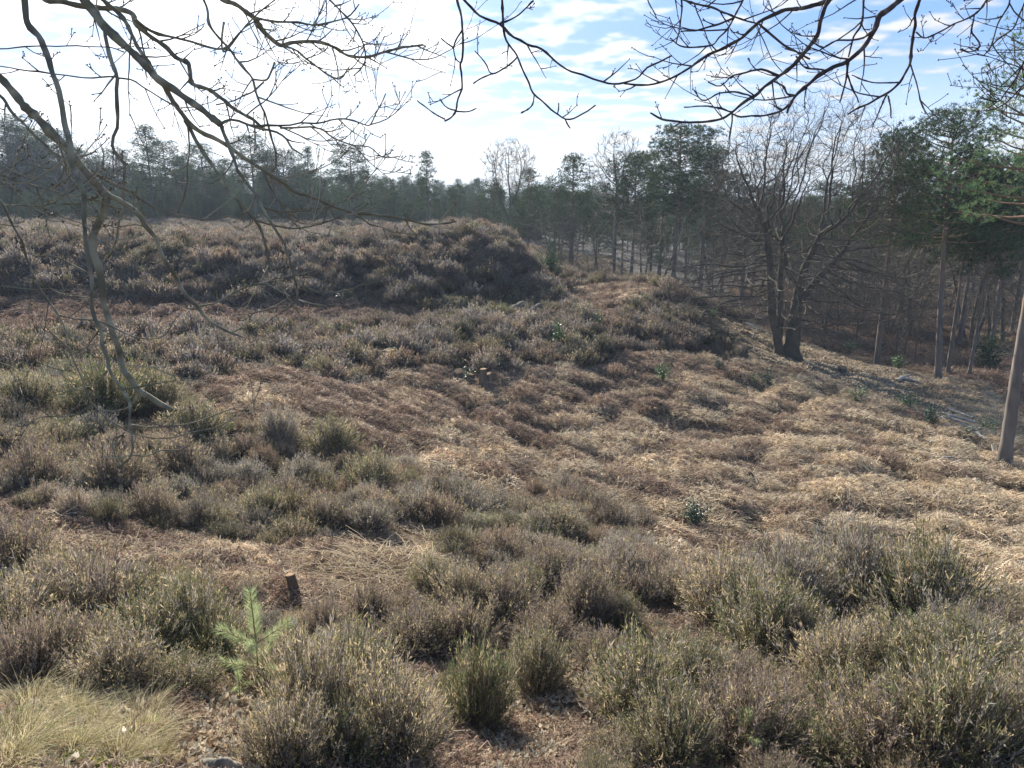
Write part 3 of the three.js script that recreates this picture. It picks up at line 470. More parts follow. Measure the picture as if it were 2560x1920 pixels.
[[8, 262, 112, 'low', 1.1], [62, 308, 118, 'low'], [118, 296, 116, 'round'], [165, 330, 124, 'cone'], [250, 335, 122, 'low'], [352, 318, 118, 'round'], [395, 345, 126, 'cone'], [486, 352, 122, 'cone'], [540, 305, 112, 'round'], [610, 335, 118, 'low'], [700, 382, 122, 'low'], [815, 405, 116, 'low'], [880, 420, 118, 'cone'], [1030, 430, 105, 'low'], [30, 330, 126, 'cone'], [205, 345, 128, 'low'], [455, 372, 128, 'low'], [575, 372, 128, 'cone'], [640, 385, 128, 'low'], [960, 432, 112, 'low']]
  .forEach(([u, v, d, s, w = 1]) => { const zone = (x) => x < 300 ? 'left of the tallest far pine' : x < 440 ? 'right beside the tallest far pine' : x < 600 ? 'around the hazy bare tree' : x < 740 ? 'left of the round topped pine' : 'between round topped and tiered pine', lab = (x, k) => `hazy ${k === 'cone' ? 'pointed' : k === 'low' ? 'low branched' : 'round crowned'} pine behind the heath, ${zone(x)}`;
    pine(s, u, v - 8, d, lab(u, s), { group: FARG + ', ' + zone(u), wide: w * 1.5 }); if (u < 900) { const t = s === 'low' ? 'round' : 'low'; pine(t, u + 34, v + 22, d + 9, lab(u + 34, t), { group: FARG + ', ' + zone(u + 34), wide: 1.5 }); } });
pine('cone', 312, 272, 102, 'tallest dark pine rising above the hazy wood at far left', { wide: 1.15, i: 0 });
pine('round', 432, 316, 108, 'broad pine left of the bare hazy tree behind the heath', { wide: 1.3 });
pine('cone', 662, 318, 104, 'narrow pine behind the long drooping oak twigs', { wide: 1.0, i: 1 });
pine('round', 752, 318, 94, 'round topped pine standing alone against bright sky', { wide: 1.45, i: 1 });
pine('round', 845, 390, 104, 'low pine just right of the round topped pine', { wide: 1.2 });
pine('cone', 920, 328, 86, 'tiered conical pine above the heath skyline', { wide: 1.0, i: 1 });
pine('round', 985, 402, 92, 'squat pine right of the tiered conical pine', { wide: 1.3 });
pine('round', 1062, 392, 86, 'pine directly left of the tall vase shaped bare tree', { wide: 1.1 });
pine('cone', 1142, 366, 80, 'dark pointed pine right of the vase shaped bare tree', { wide: 1.15, i: 0 });
pine('cone', 1240, 336, 72, 'dark pine with jagged top above the dip', { wide: 1.15, i: 0 });
pine('umbrella', 1372, 342, 68, 'flat topped pine in front of the pale fan shaped tree', { wide: 1.1 });
pine('umbrella', 1468, 288, 62, 'umbrella pine with bare trunk left of the big oak', { wide: 1.25, i: 0 });
pine('umbrella', 1528, 326, 68, 'pine with one crown shelf reaching towards the oak', { wide: 1.0, i: 1 });
[[1198, 392, 82, 'round'], [1290, 402, 78, 'round'], [1432, 362, 74, 'round'], [1575, 380, 70, 'round'], [1410, 420, 80, 'cone'], [1330, 430, 84, 'round'], [1110, 420, 92, 'round'], [1262, 420, 90, 'tall'], [1350, 395, 76, 'tall'], [1492, 400, 72, 'tall'], [1545, 420, 78, 'tall']].forEach(([u, v, d, s]) => { const w = u < 1220 ? 'behind the end of the rampart' : u < 1360 ? 'behind the dip' : u < 1450 ? 'left of the umbrella pine' : 'right of the umbrella pine'; pine(s, u, v, d, `${s === 'tall' ? 'slim high crowned' : s === 'cone' ? 'pointed' : 'round crowned'} pine ${w}`, { group: MIDG + ' ' + w, wide: 1.15 }); });
[[1640, 410, 64, 'tall'], [1690, 395, 72, 'cone'], [1760, 430, 74, 'round'], [1820, 435, 62, 'tall'], [1860, 410, 66, 'tall'], [1975, 400, 56, 'tall'], [2010, 372, 52, 'tall'], [2125, 362, 46, 'tall'], [2160, 350, 48, 'umbrella'], [2195, 390, 44, 'tall'], [2060, 430, 66, 'tall'], [2130, 430, 60, 'tall'], [2190, 430, 58, 'tall'], [1930, 440, 68, 'tall'], [1790, 400, 84, 'round'], [1720, 440, 80, 'tall'], [1600, 430, 82, 'tall'], [2240, 370, 50, 'tall'], [2290, 340, 44, 'tall'], [2000, 450, 80, 'round'], [2090, 450, 84, 'round'], [2180, 455, 86, 'round'], [1880, 455, 90, 'round']].forEach(([u, v, d, s]) => { const w = u < 1700 ? 'behind the big oak trunk' : u < 1840 ? 'behind the oak limbs' : u < 1960 ? 'around the orange trunked pine' : u < 2080 ? 'behind the leaning pale trunk' : 'behind the nearest pine'; pine(s, u, v, d, `${s === 'tall' ? 'slim high crowned' : s === 'cone' ? 'pointed' : 'full crowned'} dark pine deep in the wood ${w}`, { group: RG + ' ' + w, wide: 1.2 }); });
// trunks that stand out on the right, crowns high or out of the picture
const TALLP = [pineGeo(720, { H: 15, base: 0.52, R0: 2.9, shape: 'umbrella', pads: 190, tr: 0.2, dead: 8 }), pineGeo(721, { H: 15, base: 0.56, R0: 3.1, shape: 'cone', pads: 230, tr: 0.2, dead: 10 }), pineGeo(722, { H: 15, base: 0.56, R0: 2.9, shape: 'round', pads: 190, tufts: 14, tr: 0.235, dead: 3, needle: 0.16, bright: 2.3 })];  // bright on the last crown: sunlit look put into the needle colour
function trunkPine(i, u, v, scale, lean, label, wide = 1) { const g = TALLP[i], p = hit(u, v), o = grp(p); for (const k of Object.keys(pineMats)) part(o, k, g[k], pineMats[k]); o.scale.set(scale * wide, scale, scale * wide); o.rotation.set(0, u, lean); put(o, 'pine_tree', label, 'tree'); }
trunkPine(2, 2168, 1000, 0.80, -0.03, 'nearest pine, its grey trunk leaving the picture at the right', 1.0);
trunkPine(1, 1893, 786, 0.78, -0.012, 'conical pine with pale orange trunk right of the oak', 1.0);
trunkPine(0, 2026, 818, 0.76, -0.05, 'open crowned pine with leaning pale trunk above the brown bracken', 1.0);
trunkPine(1, 2046, 812, 0.66, -0.01, 'dark pine trunk close behind the leaning pale trunk', 0.8);
trunkPine(0, 2092, 818, 0.60, 0.0, 'slim pine right of the pair of leaning trunks', 0.7);

// bare trees
const bareGeo = (() => {
  const mk = (seed, n, H, f, stems, opt = {}) => ({ H, ...grow(seed, { stems, points: cloudPts(seed + 1, n, f), step: 0.26, reach: 2.4, kill: 0.42, twigs: 4, twigL: 0.55, col: [0.12, 0.105, 0.085], twigCol: [0.155, 0.132, 0.10], tip: 0.014, thin: 0.015, wob: 0.25, ...opt }) });
  return {
    vase: mk(810, 1500, 12, (q) => { const p = ball(q, 0, 9.0, 0, 3.0, 3.0, 3.0, 0.1); return p.y < 6.2 ? null : p; }, [[V(0, -0.3, 0), V(0.1, 3, 0), V(0.2, 5.2, 0), V(0.1, 6.6, 0)], [V(0.1, 3, 0), V(-0.7, 5.0, 0.2), V(-1.0, 6.6, 0.2)], [V(0.2, 4.6, 0), V(1.1, 6.6, 0.3)]], { twigCol: [0.42, 0.35, 0.235], thin: 0.034, extra: 2, twigs: 6 }),
    fan: mk(820, 1700, 12, (q) => { const p = ball(q, 0, 8.6, 0, 2.5, 3.4, 2.5, 0.1); return p.y < 5 ? null : p; }, [[V(0, -0.3, 0), V(0, 4, 0), V(0.05, 7.5, 0)]], { twigCol: [0.36, 0.31, 0.235], thin: 0.03, extra: 2, twigs: 6 }),
    haze: mk(830, 1300, 12, (q) => { const p = ball(q, 0, 7.6, 0, 3.4, 4.2, 3.4, 0.1); return p.y < 3.6 ? null : p; }, [[V(0, -0.3, 0), V(0.1, 3, 0), V(0, 5, 0)]]),
    crooked: mk(840, 700, 8, (q) => { const p = V((q() - 0.5) * 6, 2.5 + 5.2 * q(), (q() - 0.5) * 4); return p; }, [[V(0, -0.3, 0), V(-0.5, 1.6, 0), V(-0.9, 3.4, 0), V(-0.8, 5, 0)], [V(0.4, -0.3, 0), V(1.2, 1.5, 0), V(2.2, 3, 0), V(2.6, 5, 0)]], { twigs: 3 }),
    thicket: mk(850, 900, 6, (q) => { const a = q() * 6.28, e = 2.5 * Math.sqrt(q()), y = 0.9 + 4.9 * q(); return V(Math.cos(a) * e, y, Math.sin(a) * e); }, [[V(0, -0.3, 0), V(0.15, 1.2, 0), V(0.5, 3.0, 0.2)], [V(0.1, -0.3, 0.1), V(-0.4, 1.5, 0.3), V(-0.9, 3.2, 0.2)], [V(-0.1, -0.3, -0.1), V(0.1, 1.6, -0.5), V(0, 3.4, -0.9)]], { tip: 0.0105, twigL: 0.5, thin: 0.011 }),
    thicket2: mk(860, 800, 6, (q) => { const a = q() * 6.28, e = 2.0 * Math.sqrt(q()), y = 1.2 + 4.8 * q(); return V(Math.cos(a) * e + 0.1 * y, y, Math.sin(a) * e); }, [[V(0, -0.3, 0), V(0.2, 2.0, 0), V(0.6, 4.0, 0.1)], [V(0.3, -0.3, 0.1), V(0.9, 1.5, 0.3), V(1.3, 3.2, 0.2)]], { tip: 0.0105, twigL: 0.5, thin: 0.011 }),
    pole: mk(870, 420, 10, (q) => { const a = q() * 6.28, y = 3 + 6.9 * q(), e = (1.4 - 0.09 * y) * Math.sqrt(q()) + 0.1; return V(Math.cos(a) * e, y, Math.sin(a) * e); }, [[V(0, -0.3, 0), V(0.1, 3, 0), V(-0.05, 6, 0), V(0.05, 8.6, 0)]], { tip: 0.013, twigL: 0.45 }),
  };
})();
const bareMats = { limb: M.bark, twig: M.twiggy };
for (const k in bareGeo) { bareGeo[k].trunk = bareGeo[k].limb; bareGeo[k].crown = bareGeo[k].twig; }
const bareParts = { trunk: M.bark, crown: M.bark };
const bare = (k, u, v, d, label, opt = {}) => plantTree(bareGeo[k], opt.name || 'bare_tree', u, v, d, { label, mats: bareParts, ...opt });
bare('vase', 1098, 298, 78, 'tall vase shaped bare tree with golden twigs against the sky', { turn: 0, wide: 1.05 });
bare('fan', 1336, 278, 70, 'pale fan shaped bare tree above the dip in the bank', { turn: 1, wide: 0.95 });
bare('fan', 1950, 292, 58, 'pale bare tree behind the dense conical pine', { turn: 2, wide: 1.1 });
bare('haze', 1625, 330, 60, 'bare tree behind the left side of the big oak', { turn: 2, wide: 1.0 });
bare('haze', 205, 276, 118, 'broad hazy bare tree among the far left pines', { wide: 1.3 });
bare('haze', 30, 250, 108, 'hazy bare tree at the extreme left of the wood', { wide: 1.2 });
bare('haze', 590, 286, 112, 'hazy bare tree seen through the drooping oak twigs', { wide: 1.1 });
bare('haze', 130, 300, 112, 'thin bare tree in the haze left of the tallest pine', { wide: 0.9 });
bare('crooked', 1045, 430, 62, 'crooked leafless tree leaning out behind the rampart crest', { turn: 0, wide: 1.2 });
bare('crooked', 1120, 470, 58, 'low twisted bare tree behind the rampart end', { turn: 2.6, wide: 1.1 });
{
  const q = rng(880), kinds = ['thicket', 'thicket2', 'pole', 'thicket'];
  const where = (u) => u < 1500 ? 'behind the hump and dip' : u < 1640 ? 'behind the left limbs of the big oak' : u < 1800 ? 'behind the right limbs of the big oak' : u < 1900 ? 'beside the pine with pale orange trunk' : u < 2030 ? 'between the orange trunk and the leaning pale trunk' : u < 2120 ? 'behind the leaning pale trunk' : 'in the wood behind the nearest pine';
  for (let k = 14; k < 78; k++) { const u = k < 30 ? lerp(1180, 1650, q()) : lerp(1560, 2300, q()), d = k < 30 ? lerp(54, 74, q()) : lerp(42, 76, Math.pow(q(), 0.8)), kd = kinds[k % 4]; const p = atD(u, 600, d); if (kindAt(p.x, p.z) !== 'wood' && k >= 30) continue; bare(kd, u, lerp(430, 590, q()) + (kd === 'pole' ? -60 : 0), d, (kd === 'pole' ? 'thin bare pole tree ' : 'grey leafless young tree ') + where(u), { group: (kd === 'pole' ? 'thin pole trees ' : 'leafless young trees ') + where(u), turn: q() * 6.28, wide: 0.9 + 0.5 * q() }); }
  [[1808, 740, 0.55], [1780, 735, 0.5], [1935, 770, 0.52], [1952, 775, 0.46], [1975, 790, 0.5], [2140, 770, 0.6], [2180, 850, 0.5], [1850, 735, 0.5]].forEach(([u, v, s], i) => { const p = hit(u, v), o = grp(p), g = bareGeo.pole; part(o, 'trunk', g.trunk, M.bark); part(o, 'crown', g.crown, M.twiggy); o.scale.set(s * 1.1, s, s * 1.1); o.rotation.set(0, i, (q() - 0.6) * 0.25); put(o, 'bare_tree', 'thin crooked stem at the wood edge behind the path', 'tree', 'thin stems at the wood edge'); });
}
// the wood far behind, one mass
{
  const q = rng(890), mergedPine = (P) => { const g = new G(); for (const k of ['trunk', 'limb', 'crown']) { const a = P[k], p = a.attributes.position.array, c = a.attributes.color.array; for (const x of p) g.p.push(x); for (const x of c) g.c.push(x); for (const x of a.index.array) g.i.push(x + g.n); g.n += p.length / 3; } return g.geo(); };
  const geos = [PINES.low[0], PINES.low[1], PINES.cone[0], PINES.round[1]].map(mergedPine), out = [];
  for (let k = 0; k < 620; k++) { const a = R(lerp(-46, 46, q())), d = lerp(0, 1, q()); const near = a < R(-2) ? 128 : a < R(10) ? 100 : 84, r = near + d * 110, x = Math.sin(a) * r, z = -Math.cos(a) * r; out.push({ p: V(x, hBase(x, z) - 0.2, z), turn: q() * 6.28, s: (0.36 + 0.26 * q()) * (a < R(-2) ? 0.95 : 0.9) * (r / near * 0.25 + 0.75), c: tint(q, 0.2) }); }
  for (let k = 0; k < 700; k++) { const a = R(lerp(-46, 2, q())), r = lerp(104, 132, q()), x = Math.sin(a) * r, z = -Math.cos(a) * r; out.push({ p: V(x, hBase(x, z) - 0.2, z), turn: q() * 6.28, s: 0.16 + 0.16 * q(), sy: 0.14 + 0.14 * q(), g: k % 2, c: tint(q, 0.2) }); }
  spread('forest', 'hazy mass of pine wood far behind the nearer trees', 'forest', geos, M.needle, out, 'stuff', 'trees');
}
console.log('trees done');

// ---------------------------------------------------------------- overhanging oak boughs
// traced on the photograph (2560 wide), each set at its own distance; thickness in picture units at that distance
const BUD = [0.20, 0.135, 0.085];
function boughTree(name, label, trunk, limbs, list, col, lit, seed, dk = 1.05) {
  const q = rng(seed), o = new THREE.Group();
  const tk = new G(); tk.tube(trunk, trunk.map((_, i) => lerp(0.34, 0.2, i / (trunk.length - 1))), 12, jit(col, q, 0.1), true, 0.15); for (const l of limbs) tk.tube(new THREE.CatmullRomCurve3(l).getPoints(24), Array.from({ length: 25 }, (_, i) => lerp(0.16, 0.035, i / 24)), 9, jit(col, q, 0.1), true, 0.12);
  part(o, 'trunk', tk.geo(true), M.bark);
  const limbPts = limbs.flatMap((l) => new THREE.CatmullRomCurve3(l).getPoints(40));
  for (const b of list) {
    const g = new G(), tw = new G(), [d0, d1, w0, w1, dens, pts, join] = b;
    const P = pts.map(([u, v], i) => at(u, v, lerp(d0, d1, i / (pts.length - 1)))), n0 = P.length;
    if (join) { let best = limbPts[0]; for (const l of limbPts) if (l.distanceTo(P[0]) < best.distanceTo(P[0])) best = l; P.unshift(best.clone().lerp(P[0], 0.5).add(V(0, 0.08, 0))); P.unshift(best.clone()); }
    const curve = new THREE.CatmullRomCurve3(P, false, 'centripetal'), N = Math.max(14, Math.round(curve.getLength() / 0.035)), C = curve.getPoints(N);
    const zig = 0.004; C.forEach((p, i) => { if (i && i < N) { p.x += zig * n3(p.x * 9, p.y * 9, 1); p.y += zig * n3(p.x * 9, p.y * 9, 7); p.z += zig * 2 * n3(p.x * 9, p.y * 9, 13); } });
    const rad = C.map((_, i) => { const t = i / N, d = lerp(d0, d1, t); return Math.max(0.0016, lerp(w0, w1, Math.pow(t, 0.85)) * 0.53 * d / FS * (1 + 0.2 * n3(i * 0.35, d0 * 7, w0) + (q() < 0.08 ? 0.35 : 0))); });
    g.tube(C, rad, w0 > 8 ? 9 : 6, () => jit(q() < 0.72 ? col : lit, q, 0.12), true, 0.1);
    const len = curve.getLength(), count = Math.round(len * dens * dk), right = V(1, 0, 0);
    const bud = (G2, p, d, s) => { const sd = rdir(q).cross(d).normalize(), s2 = sd.clone().cross(d); for (const k of [sd, s2]) G2.kite(p, d, s, s * 0.3, k, jit(BUD, q, 0.2)); };
    const twig = (p, d, L, r, lv) => {
      const m = Math.max(3, Math.round(L / 0.05)), line = [p.clone()], rr = [r]; let x = p.clone(), dd = d.clone();
      for (let k = 1; k <= m; k++) {
        dd.add(V(0, 0.10, 0)).addScaledVector(rdir(q), 0.14).normalize(); x = x.clone().addScaledVector(dd, L / m); line.push(x); rr.push(Math.max(0.0016, r * (1 - 0.65 * k / m)));
        if (q() < 0.4) bud(tw, x, rdir(q).addScaledVector(dd, 1.3).normalize(), 0.0065 + 0.003 * q());
        if (lv < 2 && q() < (lv ? 0.28 : 0.5)) twig(x, dd.clone().addScaledVector(rdir(q), 0.9).add(V(0, 0.2, 0)).normalize(), L * (0.22 + 0.4 * q()), r * 0.62, lv + 1);
      }
      tw.tube(line, rr, 4, jit(q() < 0.6 ? col : lit, q, 0.2), false);
      for (let k = 0; k < 2; k++) bud(tw, x, dd.clone().addScaledVector(rdir(q), 0.55).normalize(), 0.008 + 0.004 * q());
    };
    for (let k = 0; k < count; k++) {
      const t = join ? lerp(0.3, 1, (k + q()) / count) : lerp(0.12, 1, (k + q()) / count), i = Math.min(N - 1, Math.floor(t * N)), tan = C[i + 1].clone().sub(C[i]).normalize();
      const sgn = k % 2 ? 1 : -1, side = V(-tan.y * sgn, tan.x * sgn, (q() - 0.5) * 1.5).normalize(), d = tan.clone().multiplyScalar(0.6 + 0.5 * q()).addScaledVector(side, 0.8).normalize();
      twig(C[i], d, (0.07 + 0.20 * q() * q() + (q() < 0.18 ? 0.22 : 0)) * Math.min(1.15, len + 0.3), Math.min(0.0045, rad[i] * 0.75), 0);
    }
    const bm = part(o, 'bough', g.geo(true), M.bark); if (tw.n) part(bm, 'twig', tw.geo(), M.bark);
  }
  put(o, name, label, 'tree');
}
const S = (s) => s.trim().split(/\s+/).map((p) => p.split(',').map(Number));
boughTree('oak_tree', 'oak whose long drooping grey boughs hang across the left of the view', [V(-4.2, 7.9, 1.2), V(-4.1, 10, 1.0), V(-3.9, 11.6, 0.6), V(-3.6, 12.8, 0.1)],
  [[V(-3.75, 12.4, 0.2), V(-3.0, 12.5, -1.4), V(-2.2, 12.1, -2.6), V(-1.0, 11.7, -3.3), V(-0.3, 11.75, -3.9)], [V(-4.0, 11.2, 0.7), V(-3.6, 11.1, -0.8), V(-3.0, 10.95, -2.0), V(-2.75, 10.8, -2.6)]], [
  [3.3, 3.1, 17, 19, 0, S('-260,20 -120,110 0,195 63,266 98,298 161,364 195,405 229,447 259,481 273,490'), 1],
  [3.1, 3.0, 17, 12, 1.2, S('268,486 256,535 232,587 234,630 252,687 260,743 265,782 282,834 300,882 308,921 321,943 343,973 373,990 404,1012 430,1026')],
  [3.1, 3.3, 12, 6, 2, S('270,488 312,508 347,532 366,566 390,600 405,640 425,669 444,708 469,742 493,766 521,799 556,821 582,834 607,843')],
  [3.25, 3.35, 5.5, 3, 10, S('490,768 537,757 576,737 615,718 669,703 722,691 761,683 796,674')],
  [3.25, 3.25, 3.5, 2.5, 5, S('490,774 470,772 450,763')], [3.3, 3.3, 3.5, 3, 4, S('630,710 640,694 646,680')], [3.3, 3.3, 3.5, 3, 2, S('542,752 541,725 540,698')],
  [2.9, 2.8, 16, 5, 1.5, S('50,-90 58,-40 61,0 63,49 73,68 98,93 117,132 132,171 146,220 156,273 166,322 178,366 181,415 195,449 207,483 210,537 212,586 222,635 229,683 232,732 236,790 252,817 260,869 269,908 278,934 299,969 325,1003 327,1021 328,1064 332,1095 330,1130 321,1151 304,1164'), 1],
  [2.85, 2.85, 5, 4, 3, S('304,1164 293,1148 283,1120 283,1102 300,1090 312,1080')],
  [3.6, 3.5, 24, 13, 1.5, S('160,-70 190,-25 210,0 234,29 264,68 298,103 332,132 361,161 391,195 430,220 464,244 498,271 527,293 552,312'), 1],
  [3.55, 3.9, 12, 4, 5, S('391,195 415,220 439,264 469,303 503,332 547,351 586,376 620,400 659,425 703,454 742,481 781,491 830,513 879,530 928,535 977,542 1031,551 1071,561 1105,560 1139,553')],
  [3.75, 3.8, 4.5, 2.5, 4, S('879,531 920,556 955,570 992,581 1055,587')],
  [3.55, 3.45, 9, 4, 3, S('465,300 488,352 513,391 537,420 557,459 586,493 615,522 644,557 659,596 669,635 679,674 703,713 722,747 747,781 749,801')],
  [3.5, 3.4, 9, 4, 3.5, S('552,312 561,337 581,381 591,415 610,449 640,488 659,527 683,566 708,605 727,659 737,693 744,732 742,762')],
  [3.4, 3.45, 4, 2.5, 9, S('742,700 781,727 830,732 879,723 923,703')], [3.4, 3.4, 4, 2.5, 8, S('735,735 693,762 644,781 591,786')], [3.4, 3.4, 4, 2.5, 8, S('744,750 800,764 850,759 884,747')],
  [3.5, 3.6, 7, 4, 6, S('552,310 576,300 615,310 654,322 693,332 718,347 732,371 757,388')],
  [3.5, 3.8, 5, 2.5, 14, S('620,312 683,315 757,308 805,305 854,295 903,308 923,312 942,278 964,234')], [3.6, 3.8, 4.5, 2.5, 14, S('700,320 801,320 830,342 879,364 928,369 957,391 998,391')],
  [3.9, 3.7, 14, 7, 3.5, S('40,-80 85,-30 117,0 161,5 210,15 254,20 293,22 332,34 342,63 381,93 415,117 439,142 469,156 474,181 478,205 513,220 542,239 576,264 610,288 635,303 659,325'), 1],
  [3.6, 3.6, 10, 8, 3, S('225,-60 245,-20 259,0 293,29 317,59 332,88 342,112 361,142 388,184'), 1],
  [3.75, 4.0, 7, 3, 7, S('338,50 361,68 391,83 425,90 469,103 513,115 547,122 571,112 596,83 635,54')],
  [4.0, 3.8, 7, 4, 4, S('495,-50 503,-20 508,0 520,29 522,59 547,93 576,127 600,161 630,195 640,234 654,264 666,298 676,337 688,381 691,415 674,439 683,478 708,513 737,537 749,552'), 1],
  [3.95, 3.95, 4.5, 4, 3, S('630,198 664,200 679,176 686,156')], [3.9, 3.9, 4, 3, 4, S('660,205 635,228 610,240 576,255 540,262')],
  [4.2, 4.5, 14, 4, 8, S('500,-60 535,-20 561,0 586,10 615,29 640,49 654,73 679,98 703,112 732,105 771,103 805,107 840,122 879,142 913,142 957,132 996,120 1059,112'), 1],
  [4.25, 4.4, 6, 3, 14, S('640,46 683,54 732,54 781,63 830,54 869,44 898,10')], [4.3, 4.4, 5, 3, 6, S('700,112 740,125 761,142 805,176 850,198 874,166')], [4.3, 4.4, 5, 3, 6, S('800,-40 825,0 854,29 884,63 903,98 913,142 903,171 884,190'), 1],
  [4.1, 4.0, 5, 3, 8, S('560,55 555,100 560,130 610,70 660,20 700,-10')],
  [3.4, 3.2, 9, 4, 2, S('262,66 264,107 273,142 288,176 295,195 293,234 293,273 293,317 281,356 288,386 312,410 312,439 308,478 303,522 298,561 293,600 278,630 259,654')],
  [3.35, 3.2, 4.5, 2.5, 9, S('295,192 254,193 210,195 166,190 98,181 49,176 0,166 -40,160')], [3.35, 3.5, 4.5, 2.5, 6, S('295,195 332,200 361,220 400,244 439,269 470,300 500,330')],
  [3.2, 3.3, 3.5, 2.5, 8, S('0,122 60,118 130,116 200,115 280,118 310,130')],
  [3.2, 3.1, 8, 6, 2, S('-120,130 -50,190 0,239 29,278 59,312 98,347 127,376 156,395 183,408'), 1],
  [3.1, 3.4, 6, 3, 4, S('228,428 273,454 312,474 342,493 381,513 430,532 478,544 522,549 576,540 620,527 640,488')],
  [2.9, 2.9, 6, 3, 4, S('-120,380 -60,430 0,500 26,548 52,595 65,648 87,700 113,743 148,786 169,847 187,904 208,960 226,1003 256,1038 295,1064 334,1082 382,1095 417,1095 477,1082 538,1069 582,1047'), 1],
  [2.9, 3.0, 4, 2.5, 5, S('148,788 191,797 243,802 291,821 339,843 395,845 425,821 438,799')], [2.85, 3.0, 4, 2.5, 6, S('329,1062 369,1069 425,1064 486,1056 547,1034 599,1016')], [2.9, 2.8, 4, 2.5, 7, S('226,1006 204,1030 174,1040 126,1040 91,1047 61,1064 30,1062')],
  [2.85, 2.9, 4, 2.5, 7, S('332,1138 365,1138 404,1125 451,1125 477,1112')], [2.85, 2.9, 4, 3, 3, S('269,926 243,960 234,982 226,1004')], [2.9, 2.9, 3.5, 2.5, 5, S('226,968 174,977 126,993')],
  [3.0, 3.0, 4.5, 2.5, 9, S('-80,420 0,439 49,454 107,469 161,488 205,493 250,500'), 1], [3.0, 3.0, 4.5, 2.5, 8, S('-80,505 0,513 59,513 127,510 151,493 190,454'), 1],
  [2.9, 2.9, 3.5, 2.5, 7, S('232,690 180,660 130,640 84,640 60,610')], [2.9, 2.9, 3.5, 2.5, 6, S('228,746 160,735 110,715 62,700')],
  [3.3, 3.3, 4, 2.5, 6, S('410,640 395,655 375,656')], [3.3, 3.4, 4, 2.5, 4, S('366,566 330,560 290,570 255,560')],
], [0.19, 0.165, 0.112], [0.31, 0.275, 0.19], 1001);
